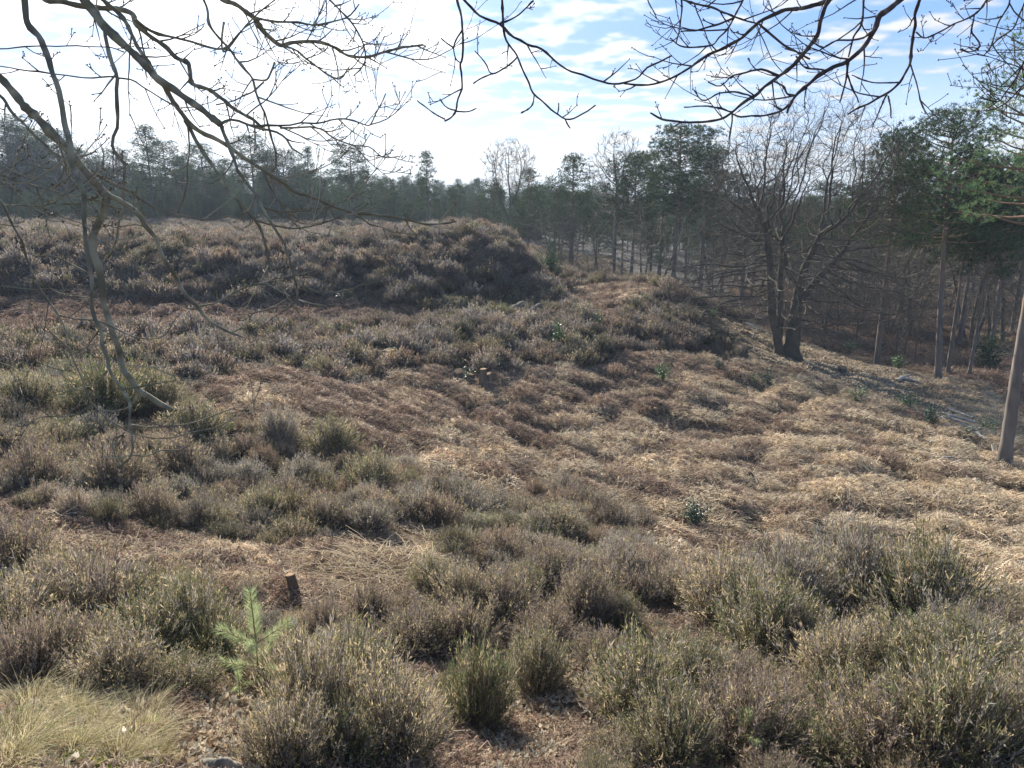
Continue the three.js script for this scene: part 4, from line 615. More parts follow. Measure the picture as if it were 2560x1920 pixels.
boughTree('oak_tree', 'oak whose dark budding boughs arch down across the top of the view', [V(4.6, 7.8, 1.6), V(4.5, 10, 1.4), V(4.3, 12, 1.0), V(4.0, 13.6, 0.4)],
  [[V(4.2, 12.8, 0.6), V(3.6, 13.0, -1.2), V(2.9, 12.6, -2.8), V(1.6, 12.1, -3.6), V(0.2, 11.8, -4.0), V(-0.5, 11.6, -4.2)], [V(4.4, 11.6, 1.1), V(4.3, 12.0, -0.9), V(3.9, 12.0, -2.4), V(3.3, 11.9, -3.6)]], [
  [4.0, 4.0, 6, 4, 2, S('1130,-60 1140,-25 1143,0 1151,32 1155,72 1159,111 1155,151 1151,159 1153,191 1153,223 1143,255 1139,275 1127,294 1111,303'), 1],
  [4.0, 4.0, 3.5, 3, 7, S('1155,76 1139,100 1133,119 1139,147 1150,156')], [4.0, 4.0, 3.5, 3, 5, S('1133,119 1115,106 1103,96')], [4.0, 4.0, 3.5, 3, 6, S('1139,276 1119,271 1099,247')], [4.0, 4.0, 3.5, 3, 6, S('1139,278 1170,279 1191,270')], [4.0, 4.0, 3.5, 3, 6, S('1113,298 1079,279 1043,251')],
  [4.2, 4.3, 6.5, 4, 2.5, S('1130,-70 1145,-25 1159,0 1187,28 1218,48 1250,62 1278,88 1318,111 1350,121 1378,143 1401,163 1421,175 1457,187 1489,199 1521,209 1557,207 1593,195 1616,171 1648,155 1680,139'), 1],
  [4.1, 4.1, 6, 3.5, 2, S('1256,-60 1254,-20 1254,0 1256,32 1258,68 1264,96 1278,119 1294,139 1306,171 1322,207 1328,227 1350,247 1370,267 1394,285 1413,297 1437,295 1465,281 1489,263'), 1],
  [4.1, 4.1, 4, 3, 6, S('1294,142 1266,167 1230,185 1214,159 1187,127')], [4.1, 4.1, 3.5, 3, 7, S('1232,185 1206,195 1183,209')], [4.1, 4.1, 3.5, 3, 5, S('1336,236 1330,263 1302,283')], [4.2, 4.2, 4, 3, 6, S('1248,60 1282,48 1310,26 1334,2')], [4.1, 4.1, 3.5, 3, 6, S('1394,285 1396,270 1396,258')], [4.1, 4.1, 3.5, 3, 4, S('1413,297 1420,310 1426,320')],
  [4.4, 4.3, 12, 4, 9, S('2120,-50 2095,-20 2073,0 2056,7 2025,15 1999,22 1978,22 1939,35 1899,56 1865,87 1843,104 1813,117 1787,130 1761,143 1730,165 1695,187 1656,204 1600,213 1560,209'), 1],
  [4.3, 4.3, 6, 4, 9, S('1660,-40 1690,-15 1708,0 1739,9 1791,22 1834,41 1869,52 1899,61'), 1], [4.4, 4.4, 5, 4, 7, S('1899,61 1930,87 1960,113 1995,130 2025,148')], [4.3, 4.3, 5, 3, 8, S('1870,-30 1856,0 1839,35 1826,61 1804,87 1782,113 1740,118 1700,113 1675,95'), 1],
  [4.2, 4.2, 5, 3, 8, S('1700,-20 1704,30 1698,80 1690,110'), 1], [4.3, 4.3, 5, 3, 10, S('1835,45 1790,62 1745,75 1700,80')],
  [4.3, 4.2, 12, 4, 7, S('2100,-55 2082,-22 2073,0 2060,26 2051,52 2043,87 2025,113 2004,139 1978,169 1947,191 1917,213 1886,239 1860,256 1834,278 1808,295 1774,304 1730,306 1687,304 1648,295 1626,282'), 1],
  [4.2, 4.2, 5, 3, 14, S('1950,190 1905,175 1870,180 1830,190 1800,215 1770,205')], [4.2, 4.2, 4.5, 3, 12, S('1880,242 1840,230 1800,232 1760,250 1735,225')], [4.2, 4.2, 4.5, 3, 10, S('1830,280 1790,270 1750,265 1710,268')],
  [3.8, 3.9, 17, 5, 5, S('2310,-60 2275,-20 2251,0 2221,22 2199,39 2186,74 2169,104 2143,135 2112,156 2069,176 2034,200 2008,221 1986,243 1975,262 1968,282'), 1],
  [3.9, 3.95, 6, 3.5, 6, S('1972,262 1943,282 1904,289 1860,291 1826,284')], [3.9, 3.9, 5, 4, 4, S('1986,239 1965,234 1956,213 1934,204')], [3.9, 3.9, 6, 3, 5, S('2121,152 2116,191 2108,226 2099,256')], [3.9, 3.9, 4, 3, 6, S('2118,185 2134,226 2147,256')],
  [3.8, 3.8, 5, 3, 8, S('2068,178 2040,172 2010,165 1990,140')], [3.8, 3.9, 5, 3, 8, S('2190,70 2165,90 2120,100 2085,105 2050,125')],
  [4.1, 4.0, 9, 4, 4, S('2320,-60 2305,-25 2299,0 2290,35 2284,78 2279,122 2273,161 2251,204 2216,234 2177,256 2147,269 2120,285'), 1],
  [4.0, 4.0, 4.5, 3, 4, S('2218,236 2203,269 2182,312')], [4.0, 4.0, 4, 3, 3, S('2221,240 2229,270 2229,295')], [4.0, 4.0, 4, 2.5, 4, S('2245,206 2200,207 2160,200 2130,188')],
  [4.2, 4.2, 6, 4, 6, S('2165,-50 2161,-20 2160,0 2156,43 2151,65 2134,95 2121,143'), 1],
  [4.3, 4.3, 5.5, 3, 11, S('2500,-50 2482,-20 2468,0 2446,26 2416,48 2381,61 2346,82 2312,95 2290,80'), 1], [4.3, 4.3, 4, 3, 9, S('2434,48 2429,78 2451,113 2425,130 2403,122')],
  [4.2, 4.2, 4.5, 3, 5, S('2545,-50 2530,-20 2524,0 2511,30 2494,65 2477,117 2459,139'), 1], [4.2, 4.2, 4, 3, 6, S('2590,-60 2560,5 2533,70 2494,100 2472,122'), 1],
  [3.9, 3.9, 5, 3, 12, S('2640,20 2600,90 2560,152 2542,187 2516,230 2494,256 2455,243'), 1], [4.0, 4.0, 4.5, 3, 8, S('2640,150 2590,180 2550,220 2510,262 2465,278'), 1],
], [0.085, 0.066, 0.058], [0.15, 0.13, 0.10], 1002, 0.5);  // bark colour darkened to hold the backlit silhouette look of these boughs
console.log('boughs done');

// ---------------------------------------------------------------- heather bushes that stand out
{
  const word = { green: 'green', olive: 'olive green', grey: 'silvery grey', brown: 'brown', rusty: 'rusty brown', buff: 'buff tipped' };
  const area = { R: 'right of the leafy gap', L: 'around the young pine', C: 'between stalk pile and leafy gap', D: 'under the drooping boughs', E: 'edging the bright bracken' };
  const nth = ['first', 'second', 'third', 'fourth', 'fifth', 'sixth', 'seventh', 'eighth', 'ninth', 'tenth', 'eleventh', 'twelfth'];
  const one = (a, tone, u, v, w, tall = 1, label, group) => { const p = hit(u, v), d = p.distanceTo(EYE), s = w / 1628 * d / 0.80 * (0.92 + 0.16 * Math.sin(u * 1.7 + v)); tall *= 0.95 + 0.3 * Math.sin(u * 0.9 + v * 2.1); bush(tone, V(p.x, p.y - 0.03, p.z), s, s * tall, label, group); };
  const own = { '1030,1570': 'dense green heather bush standing in the leafy gap', '1160,1490': 'upright olive heather bush behind the leafy gap', '930,1280': 'small round grey green heather bush below the straw pile', '1350,1225': 'tall grey heather bush against the bright bracken', '1420,1300': 'small dark heather bush at the edge of the bright bracken', '1075,694': 'dark dome of heather beside the fallen log' };
  const T = { R: [[1560, 1340, 160, 'buff'], [1700, 1345, 200, 'grey', 1.2], [1850, 1335, 190, 'grey', 1.15], [2000, 1370, 200, 'olive'], [2130, 1390, 180, 'brown'], [1500, 1490, 230, 'olive'], [1620, 1510, 220, 'brown'], [1380, 1570, 200, 'olive', 1.1], [1330, 1640, 180, 'buff', 0.8], [1450, 1650, 220, 'olive'], [1600, 1630, 230, 'rusty'], [1740, 1570, 220, 'brown', 0.8], [1820, 1500, 200, 'buff'], [1950, 1490, 220, 'olive'], [2080, 1510, 230, 'olive', 1.1], [2180, 1450, 200, 'buff'], [1760, 1660, 220, 'green', 0.8], [1900, 1660, 220, 'brown'], [2040, 1655, 240, 'olive'], [2190, 1630, 240, 'buff'], [1660, 1420, 190, 'olive'], [1760, 1430, 180, 'grey'], [1880, 1420, 190, 'buff'], [1400, 1470, 150, 'rusty'], [2200, 1560, 180, 'olive'], [2060, 1440, 160, 'grey'], [1520, 1580, 170, 'buff'], [1660, 1570, 160, 'rusty'], [1850, 1580, 180, 'olive'], [1960, 1580, 170, 'rusty'], [2120, 1590, 190, 'buff']],
    L: [[680, 1600, 250, 'buff', 1.25], [770, 1570, 210, 'olive', 1.2], [830, 1650, 220, 'buff'], [590, 1500, 170, 'buff', 1.2], [300, 1430, 230, 'olive', 1.25], [200, 1370, 190, 'brown', 1.2], [420, 1410, 170, 'olive', 1.2], [120, 1310, 170, 'buff'], [20, 1400, 210, 'buff', 1.2], [380, 1500, 170, 'olive', 1.2], [460, 1450, 140, 'green', 1.1], [150, 1460, 190, 'brown'], [240, 1490, 170, 'buff', 0.8], [510, 1400, 130, 'olive'], [700, 1480, 150, 'brown'], [820, 1500, 150, 'rusty'], [620, 1440, 130, 'olive'], [30, 1250, 150, 'rusty'], [60, 1480, 180, 'rusty', 1.0], [730, 1660, 200, 'olive', 1.1], [610, 1660, 170, 'buff', 0.9], [890, 1570, 160, 'buff'], [180, 1300, 130, 'buff'], [340, 1340, 150, 'olive', 1.1]],
    C: [[1340, 1360, 115, 'olive', 1.15], [1260, 1340, 130, 'brown'], [1065, 1215, 120, 'rusty', 1.3], [1190, 1260, 150, 'brown'], [1090, 1340, 150, 'brown'], [900, 1400, 170, 'brown'], [800, 1340, 140, 'rusty'], [1000, 1400, 150, 'brown', 0.8], [1180, 1400, 150, 'rusty'], [760, 1420, 130, 'brown'], [1280, 1260, 120, 'buff'], [1000, 1310, 130, 'buff'], [1130, 1290, 110, 'olive'], [880, 1330, 120, 'rusty'], [700, 1370, 110, 'rusty', 0.8], [1300, 1440, 140, 'rusty'], [1030, 1570, 190, 'green', 1.15], [1160, 1490, 135, 'olive', 1.3], [930, 1280, 95, 'olive', 1.1], [1350, 1225, 115, 'grey', 1.25], [1420, 1300, 85, 'brown', 1.1], [960, 1470, 90, 'brown']],
    D: [[80, 1070, 150, 'rusty'], [250, 1075, 170, 'brown'], [390, 1045, 150, 'brown'], [540, 1060, 120, 'grey', 0.95], [660, 1065, 120, 'grey', 0.95], [800, 1065, 150, 'olive', 1.1], [885, 1070, 90, 'olive'], [130, 970, 140, 'olive'], [60, 890, 130, 'olive'], [230, 910, 150, 'green'], [340, 890, 130, 'olive'], [450, 1120, 140, 'brown'], [560, 1145, 110, 'grey'], [330, 1140, 130, 'rusty'], [900, 1125, 150, 'grey'], [1000, 1130, 130, 'grey', 1.1], [1130, 1125, 115, 'buff', 1.2], [700, 1145, 150, 'brown'], [800, 1140, 130, 'grey'], [20, 990, 140, 'brown'], [180, 1050, 120, 'brown'], [420, 960, 130, 'olive'], [600, 970, 130, 'grey'], [720, 990, 120, 'olive'], [1060, 1110, 110, 'grey']],
    E: [[1200, 1160, 110, 'buff', 1.1], [1500, 1310, 120, 'rusty'], [1620, 1300, 120, 'buff'], [1780, 1310, 130, 'grey'], [1930, 1320, 130, 'olive'], [2060, 1340, 120, 'brown'], [2190, 1350, 130, 'buff']] };
  for (const a of Object.keys(T)) for (const [u, v, w, tone, tall] of T[a]) { const same = T[a].filter((b) => b[3] === tone && !own[b[0] + ',' + b[1]]).sort((b, c) => b[0] - c[0]); one(a, tone, u, v, w, tall, own[u + ',' + v] || `${same.length > 1 ? nth[same.findIndex((b) => b[0] === u && b[1] === v)] + ' ' : ''}${word[tone]} heather bush${same.length > 1 ? ' counted from the left,' : ''} ${area[a]}`, `heather bushes ${area[a]}`); }
  one('D', 'green', 1075, 694, 62, 1.0, own['1075,694']);
}

// ---------------------------------------------------------------- young pine in the foreground, small pine seedlings
function sapling(seed, H, whorls, nl, dens) {
  const q = rng(seed), w = new G(), f = new G(), cols = [[0.36, 0.43, 0.20], [0.46, 0.50, 0.27], [0.24, 0.32, 0.15], [0.52, 0.52, 0.28]];
  const shoot = (a, b, r, n) => {
    const mid = a.clone().lerp(b, 0.5).add(V(0, -0.03 * a.distanceTo(b), 0)), pts = [0, 0.25, 0.5, 0.75, 1].map((t) => bez(a, mid, b, t)); w.tube(pts, [1, 0.9, 0.8, 0.65, 0.5].map((k) => k * r), 5, [0.23, 0.145, 0.085], true);
    const dir = b.clone().sub(a).normalize(); for (let k = 0; k < n; k++) { const t = 0.18 + 0.82 * q(), p = bez(a, mid, b, t), d = rdir(q).cross(dir).normalize().addScaledVector(dir, 0.75 + 0.5 * q()).normalize(); f.kite(p, d, nl * (0.7 + 0.5 * q()), 0.0009, rdir(q).cross(d).normalize(), jit(pick(q, cols), q, 0.2)); }
  };
  shoot(V(0, -0.05, 0), V(0.01, H * 0.5, 0), 0.0065, dens); shoot(V(0.01, H * 0.5, 0), V(0, H, 0), 0.005, dens * 2.2);
  for (const [y, list] of whorls) for (const [ax, ay, az] of list) shoot(V(0, y, 0), V(ax, y + ay, az), 0.0042, dens);
  return { stem: w.geo(true), needle: f.geo() };
}
{
  const g = sapling(901, 0.72, [[0.36, [[-0.19, 0.14, 0.05], [0.21, 0.13, -0.05], [0.05, 0.12, 0.2], [-0.04, 0.13, -0.2]]], [0.20, [[-0.18, 0.09, 0.08], [0.16, 0.06, 0.12], [0.05, 0.08, -0.18]]], [0.08, [[0.13, 0.02, 0.15], [-0.14, 0.05, 0.12]]]], 0.07, 300);
  const p = hit(560, 1500), o = grp(p); part(o, 'stem', g.stem, M.bark); part(o, 'needle', g.needle, M.grass); o.scale.setScalar(1.1); put(o, 'pine_sapling', 'bright green young pine standing among the foreground heather', 'sapling');
  const h = sapling(902, 0.3, [[0.12, [[0.2, 0.02, 0.14], [-0.16, 0.08, 0.12], [0.1, 0.1, -0.1]]]], 0.055, 170);
  [[1606, 1660, 1.0, 'small drooping pine seedling low in the near heather'], [520, 1530, 0.55, 'tiny pine seedling at the foot of the young pine']].forEach(([u, v, s, l]) => { const pp = hit(u, v), oo = grp(pp); part(oo, 'stem', h.stem, M.bark); part(oo, 'needle', h.needle, M.grass); oo.scale.setScalar(s); oo.position.y += 0.18 * s; oo.rotation.y = 1; put(oo, 'pine_seedling', l, 'sapling'); });
}

// ---------------------------------------------------------------- holly and other green shrubs
function holly(seed, r, h, n, cols, leaf = 0.05) {
  const q = rng(seed), w = new G(), f = new G();
  for (let k = 0; k < 14; k++) { const a = q() * 6.28, e = r * (0.2 + 0.7 * q()), tip = V(Math.cos(a) * e, h * (0.5 + 0.55 * q()), Math.sin(a) * e); w.tube([V(0, -0.05, 0), V(tip.x * 0.4, tip.y * 0.6, tip.z * 0.4), tip], [0.012, 0.008, 0.004], 4, [0.12, 0.12, 0.07], false);
    for (let j = 0; j < n / 14; j++) { const t = 0.25 + 0.8 * q(), p = V(tip.x * t, tip.y * t, tip.z * t).addScaledVector(rdir(q), r * 0.3), d = rdir(q); d.y = d.y * 0.6 + 0.15; d.normalize(); f.kite(p, d, leaf * (0.7 + 0.6 * q()), leaf * 0.26, rdir(q).cross(d).normalize(), jit(pick(q, cols), q, 0.3)); } }
  return { stem: w.geo(), foliage: f.geo() };
}
{
  const DK = [[0.035, 0.075, 0.035], [0.05, 0.10, 0.045], [0.03, 0.06, 0.035]], LT = [[0.14, 0.22, 0.06], [0.10, 0.18, 0.05], [0.2, 0.27, 0.09]];
  const hd = [0, 1].map((k) => holly(910 + k, 0.32, 0.62, 620, DK)), hl = [0, 1].map((k) => holly(920 + k, 0.3, 0.6, 420, LT, 0.06));
  const mk = (name, g, mat, u, v, s, label, tall = 1) => { const p = hit(u, v), o = grp(p); part(o, 'stem', g.stem, M.bark); part(o, 'foliage', g.foliage, mat); o.scale.set(s, s * tall, s); o.rotation.y = u; put(o, name, label, 'shrub'); };
  mk('holly_bush', hd[0], M.holly, 1502, 1140, 1.25, 'dark glossy holly bush alone in the straw bracken', 0.95);
  mk('green_shrub', hl[1], M.holly, 1636, 1195, 0.5, 'tiny green plant beside the trodden line in the bracken');
  mk('holly_bush', hd[1], M.holly, 1655, 845, 1.3, 'pale leaved holly bush on the brown slope below the oak', 1.2); mk('green_shrub', hl[0], M.holly, 1625, 840, 1.0, 'soft green shrub left of the slope holly'); mk('holly_bush', hd[0], M.holly, 1552, 805, 1.0, 'small holly on the slope left of the oak', 1.2);
  mk('green_shrub', hl[0], M.holly, 1432, 825, 1.2, 'yellowish green shrub on the bracken slope under the hump'); mk('holly_bush', hd[1], M.holly, 1408, 840, 0.8, 'low dark holly beside the yellowish shrub');
  mk('green_shrub', hl[1], M.holly, 1205, 755, 1.7, 'bright green seedling shrub in the middle heather band', 1.2); mk('green_shrub', hl[0], M.holly, 1290, 715, 1.2, 'green broom shrub in heather left of the hump', 1.2); mk('holly_bush', hd[0], M.holly, 1210, 770, 0.8, 'dark holly sprig under the bright green shrub');
  mk('holly_bush', hd[1], M.holly, 950, 672, 1.5, 'pale speckled holly at the foot of the rampart', 0.7); mk('holly_bush', hd[0], M.holly, 905, 755, 1.0, 'holly growing out of a bracken heap above the stump', 1.0); mk('green_shrub', hl[1], M.holly, 1005, 830, 1.1, 'bright green bramble beside the group of cut stumps', 0.9); mk('holly_bush', hd[0], M.holly, 940, 860, 1.0, 'dark holly below the bramble', 0.8);
  mk('holly_bush', hd[1], M.holly, 930, 605, 1.0, 'small pale holly on the face of the rampart'); mk('green_shrub', hl[0], M.holly, 890, 635, 1.0, 'green shrub on the lower rampart face'); mk('holly_bush', hd[0], M.holly, 365, 625, 1.1, 'small holly at the rampart foot behind the bough', 1); mk('holly_bush', hd[1], M.holly, 735, 655, 1.0, 'holly sprig behind the drooping twigs', 0.8); mk('holly_bush', hd[0], M.holly, 150, 625, 1.0, 'holly sprig at the rampart foot on the far left', 0.8);
  mk('green_shrub', hl[1], M.holly, 1850, 872, 1.5, 'dark green gorse patch beside the leaf path', 0.7); mk('green_shrub', hl[0], M.holly, 1960, 895, 1.6, 'green gorse clump between path and woodpile', 0.8); mk('holly_bush', hd[1], M.holly, 2010, 920, 1.5, 'dark green gorse next to the woodpile', 0.8); mk('green_shrub', hl[1], M.holly, 2130, 950, 1.3, 'green bramble between woodpile and nearest pine', 1); mk('holly_bush', hd[0], M.holly, 2090, 940, 1.0, 'low bramble under the long fallen stick', 0.6);
  mk('green_shrub', hl[0], M.holly, 1940, 798, 1.6, 'green scrub at the wood edge above the path', 0.8); mk('green_shrub', hl[1], M.holly, 1835, 760, 1.6, 'green scrub behind the tree stump by the path', 0.7); mk('holly_bush', hd[1], M.needle, 2130, 800, 3.4, 'large dark holly in the shade of the wood', 0.9); mk('holly_bush', hd[0], M.needle, 1185, 604, 2.8, 'dark evergreen bush behind the end of the rampart', 1.3);
  mk('green_shrub', hl[1], M.holly, 1115, 560, 1.4, 'mossy green patch on the rampart end', 0.4); mk('green_shrub', hl[0], M.holly, 1540, 690, 1.4, 'green tuft where the hump meets the path', 0.7); mk('green_shrub', hl[1], M.holly, 1410, 628, 1.3, 'green gorse sprig on top of the hump', 0.8);
}

// ---------------------------------------------------------------- stumps, logs, sticks, roots
const CUT = [0.30, 0.20, 0.12], OLDB = [0.14, 0.115, 0.09];
function stump(r, h, tiltX, seed, cut = CUT, bark = OLDB) { const q = rng(seed), b = new G(), c = new G(), n = 14, top = [], ring = (y, k) => Array.from({ length: n }, (_, i) => { const a = i / n * 6.2832, e = r * k * (1 + 0.12 * n2(Math.cos(a) * 1.5 + seed, Math.sin(a) * 1.5)); return V(Math.cos(a) * e + tiltX * y, y + 0.06 * h * Math.cos(a + seed), Math.sin(a) * e); });
  const R3 = [ring(-0.1, 1.45), ring(0.15 * h, 1.12), ring(h, 1)]; for (let k = 0; k < 2; k++) for (let i = 0; i < n; i++) { const j = (i + 1) % n, col = jit(bark, q, 0.3); b.tri(R3[k][i], R3[k + 1][i], R3[k][j], col); b.tri(R3[k][j], R3[k + 1][i], R3[k + 1][j], col); }
  const m = V(tiltX * h, h + 0.01, 0); for (let i = 0; i < n; i++) { const a = R3[2][i].clone().lerp(m, 0.03).add(V(0, 0.006, 0)), d = R3[2][(i + 1) % n].clone().lerp(m, 0.03).add(V(0, 0.006, 0)), a2 = a.clone().lerp(m, 0.5), d2 = d.clone().lerp(m, 0.5); c.tri(a2, m, d2, jit(cut, q, 0.12)); c.tri(a, a2, d, jit(cut.map((x) => x * 0.85), q, 0.12)); c.tri(d, a2, d2, jit(cut.map((x) => x * 0.85), q, 0.12)); }
  return { bark: b.geo(), cut_face: c.geo() }; }
[[640, 1285, 0.05, 0.3, -0.1, 'narrow cut stump on the slope right of the young pine'], [398, 1140, 0.06, 0.28, -0.3, 'freshly cut orange stump among heather on the left slope'], [415, 1150, 0.06, 0.22, 0.15, 'low dark stump touching the orange stump'], [1448, 1290, 0.05, 0.2, 0, 'thin cut stem in the heather near the bright bracken'], [1018, 835, 0.12, 0.5, 0, 'cut stump with bright end in the group below the heather band'], [1044, 828, 0.12, 0.55, 0.05, 'rear stump of the group below the heather band'], [1056, 834, 0.10, 0.48, 0.08, 'thin stump at the right of the cut group'], [992, 828, 0.16, 0.5, 0, 'mossy stump hung with bracken beside the cut group'], [1818, 806, 0.22, 0.3, 0, 'low round stump at the edge of the leaf path'], [1450, 1652, 0.012, 0.3, 0, 'short bare stem among the near heather']]
  .forEach(([u, v, r, h, t, label], i) => { const p = hit(u, v), g = stump(r, h, t, 30 + i, CUT), o = grp(p); part(o, 'bark', g.bark, M.wood); part(o, 'cut_face', g.cut_face, M.wood); o.rotation.set(0.25, i * 0.3, 0); put(o, 'tree_stump', label, 'stump'); });
function log(a, b, r0, r1, label, col, name = 'fallen_log', bend = 0.03, cat = 'log') { const q = rng(Math.round(a.x * 97 + a.z * 31) + 5), L = a.distanceTo(b), n = Math.max(5, Math.min(14, Math.round(L / 0.2))), mid = a.clone().lerp(b, 0.5), pts = [], rad = []; for (let k = 0; k <= n; k++) { const t = k / n, p = a.clone().lerp(b, t).sub(mid); p.y += bend * L * Math.sin(t * 3.1) + 0.15 * r0 * n2(t * 4 + a.x, 3); p.x += 0.5 * bend * L * n2(t * 3, a.z); pts.push(p); rad.push(lerp(r0, r1, t) * (1 + 0.1 * n2(t * 7, a.x))); }
  const g = new G(); g.tube(pts, rad, r0 > 0.05 ? 12 : 7, () => jit(col, q, 0.22), false, 0.1); const o = grp(mid); part(o, 'bark', g.geo(true), M.wood);
  const e = new G(); for (const k of [0, n]) { const d = pts[k].clone().sub(pts[k ? n - 1 : 1]).normalize(), u = V(0, 1, 0).cross(d).normalize(), w = d.clone().cross(u), m = pts[k].clone().addScaledVector(d, 0.004); for (let i = 0; i < 10; i++) { const A = i / 10 * 6.2832, B = (i + 1) / 10 * 6.2832, rr = rad[k] * 0.97; e.tri(m, m.clone().addScaledVector(u, Math.cos(A) * rr).addScaledVector(w, Math.sin(A) * rr), m.clone().addScaledVector(u, Math.cos(B) * rr).addScaledVector(w, Math.sin(B) * rr), jit([0.22, 0.175, 0.12], q, 0.15)); } }
  part(o, 'cut_end', e.geo(), M.wood); return put(o, name, label, cat); }
const G2 = (u, v, dy = 0) => { const p = hit(u, v); p.y += dy; return p; };
log(G2(1098, 692, 0.3), G2(1132, 676, 0.42), 0.26, 0.24, 'grey sawn log lying in heather at the rampart foot', [0.13, 0.12, 0.095]);
log(G2(1148, 690, 0.3), G2(1168, 680, 0.35), 0.25, 0.25, 'short hollow log right of the grey sawn log', [0.11, 0.095, 0.08]);
{ const a = hit(832, 786); log(a.clone().add(V(0, 0.2, 0)), a.clone().add(V(0.25, 0.15, -1.0)), 0.34, 0.34, 'large sawn log end facing out of the heather bank', [0.085, 0.078, 0.052]); }
log(G2(1085, 702, 0.5), G2(1136, 700, 0.5), 0.035, 0.03, 'reddish cut pole lying on the heather band', [0.45, 0.26, 0.17], 'cut_pole', 0.0, 'pole'); log(G2(1080, 708, 0.5), G2(1140, 707, 0.5), 0.03, 0.025, 'pale cut pole below the reddish pole', [0.5, 0.42, 0.34], 'cut_pole', 0, 'pole'); log(G2(1060, 706, 0.5), G2(1102, 696, 0.62), 0.022, 0.02, 'thin pale stick crossing the cut poles', [0.5, 0.45, 0.36], 'stick', 0.0, 'stick');
log(G2(1018, 496 + 330, 0.05), G2(1045, 860, 0.05), 0.02, 0.015, 'stick leaning by the cut stump group', [0.4, 0.34, 0.26], 'stick', 0.02, 'stick'); log(G2(962, 690, 0.3), G2(972, 704, 0.35), 0.03, 0.03, 'short white stick on the purplish bracken', [0.62, 0.58, 0.5], 'stick', 0, 'stick');
log(G2(2002, 972, 0.12), G2(2080, 968, 0.05), 0.17, 0.035, 'thick dark log tapering to a point by the nearest pine', [0.17, 0.155, 0.145]);
[[2004, 985, 2045, 990], [2010, 993, 2060, 992], [2018, 990, 2066, 999], [2000, 980, 2052, 984], [2025, 999, 2075, 1003]].forEach(([a, b, c, d], i) => log(G2(a, b, 0.06), G2(c, d, 0.06), 0.035, 0.025, 'grey stick in the flat heap below the tapered log', [0.34, 0.33, 0.31], 'stick', 0.01, 'stick').userData.group = 'sticks below the tapered log');
[[2030, 905, 2085, 930], [2035, 900, 2095, 922], [2028, 912, 2110, 940], [2045, 896, 2100, 915], [2050, 915, 2105, 928], [2038, 920, 2090, 938]].forEach(([a, b, c, d], i) => log(G2(a, b, 0.1 + 0.05 * i), G2(c, d, 0.1 + 0.04 * i), 0.05, 0.035, 'grey branch in the woodpile beside the gorse', [0.33, 0.315, 0.29], 'woodpile_branch', 0.01, 'branch').userData.group = 'branches of the woodpile');
log(G2(2100, 925, 0.1), G2(2118, 950, 0.08), 0.045, 0.03, 'pale broken branch at the end of the woodpile', [0.5, 0.45, 0.37], 'stick', 0.03, 'stick'); log(G2(2105, 940, 0.12), G2(2148, 962, 0.06), 0.03, 0.02, 'long white stick pointing from woodpile to the nearest pine', [0.6, 0.58, 0.54], 'stick', 0, 'stick');
log(G2(2140, 982, 0.3), G2(2150, 1000, 0.05), 0.03, 0.03, 'upright white stick leaning at the base of the nearest pine', [0.68, 0.63, 0.54], 'stick', 0, 'stick'); log(G2(2118, 994, 0.06), G2(2160, 1008, 0.05), 0.03, 0.022, 'white stick lying left of the nearest pine', [0.66, 0.6, 0.5], 'stick', 0.01, 'stick'); log(G2(2150, 998, 0.1), G2(2182, 1035, 0.05), 0.032, 0.02, 'white branch lying in front of the nearest pine', [0.66, 0.62, 0.53], 'stick', 0.01, 'stick');
log(G2(1938, 826, 0.1), G2(1962, 818, 0.15), 0.07, 0.06, 'short pale log on brown bracken beyond the path', [0.42, 0.37, 0.3]); log(G2(1944, 820, 0.12), G2(1992, 832, 0.1), 0.06, 0.035, 'forked pale branch beside the short log', [0.46, 0.40, 0.33], 'fallen_branch', 0.02, 'branch'); log(G2(1950, 828, 0.08), G2(1990, 838, 0.08), 0.04, 0.03, 'thin pale branch under the forked branch', [0.4, 0.35, 0.28], 'fallen_branch', 0.01, 'branch');
log(G2(1620, 742, 0.25), G2(1668, 732, 0.2), 0.04, 0.025, 'dark crooked branch lying on the leaf path', [0.12, 0.1, 0.085], 'fallen_branch', 0.06, 'branch');
log(G2(120, 1476, 0.05), G2(235, 1474, 0.12), 0.012, 0.009, 'pale straight stick across the heather roots', [0.62, 0.54, 0.42], 'stick', 0, 'stick'); log(G2(190, 1590, 0.04), G2(250, 1605, 0.03), 0.011, 0.008, 'grey brown stick on the turf beside the large tuft', [0.36, 0.3, 0.25], 'stick', 0.02, 'stick'); log(G2(268, 1590, 0.05), G2(278, 1610, 0.03), 0.012, 0.01, 'short white chip of wood on the turf', [0.72, 0.66, 0.56], 'stick', 0, 'stick');
log(G2(130, 1170, 0.1), G2(260, 1215, 0.08), 0.009, 0.005, 'long pale stick on the cut ground at the left', [0.58, 0.47, 0.33], 'stick', 0.02, 'stick'); log(G2(470, 1230, 0.05), G2(480, 1195, 0.25), 0.007, 0.004, 'thin stick standing up from the cut ground', [0.42, 0.34, 0.24], 'stick', 0, 'stick'); log(G2(606, 1235, 0.16), G2(636, 1290, 0.02), 0.009, 0.007, 'pale leaning stick beside the narrow stump', [0.27, 0.22, 0.165], 'stick', 0.02, 'stick');
log(G2(1518, 1600, 0.42), G2(1522, 1665, -0.05), 0.011, 0.012, 'bare upright stem in the near heather', [0.42, 0.34, 0.22], 'stick', 0, 'stick');
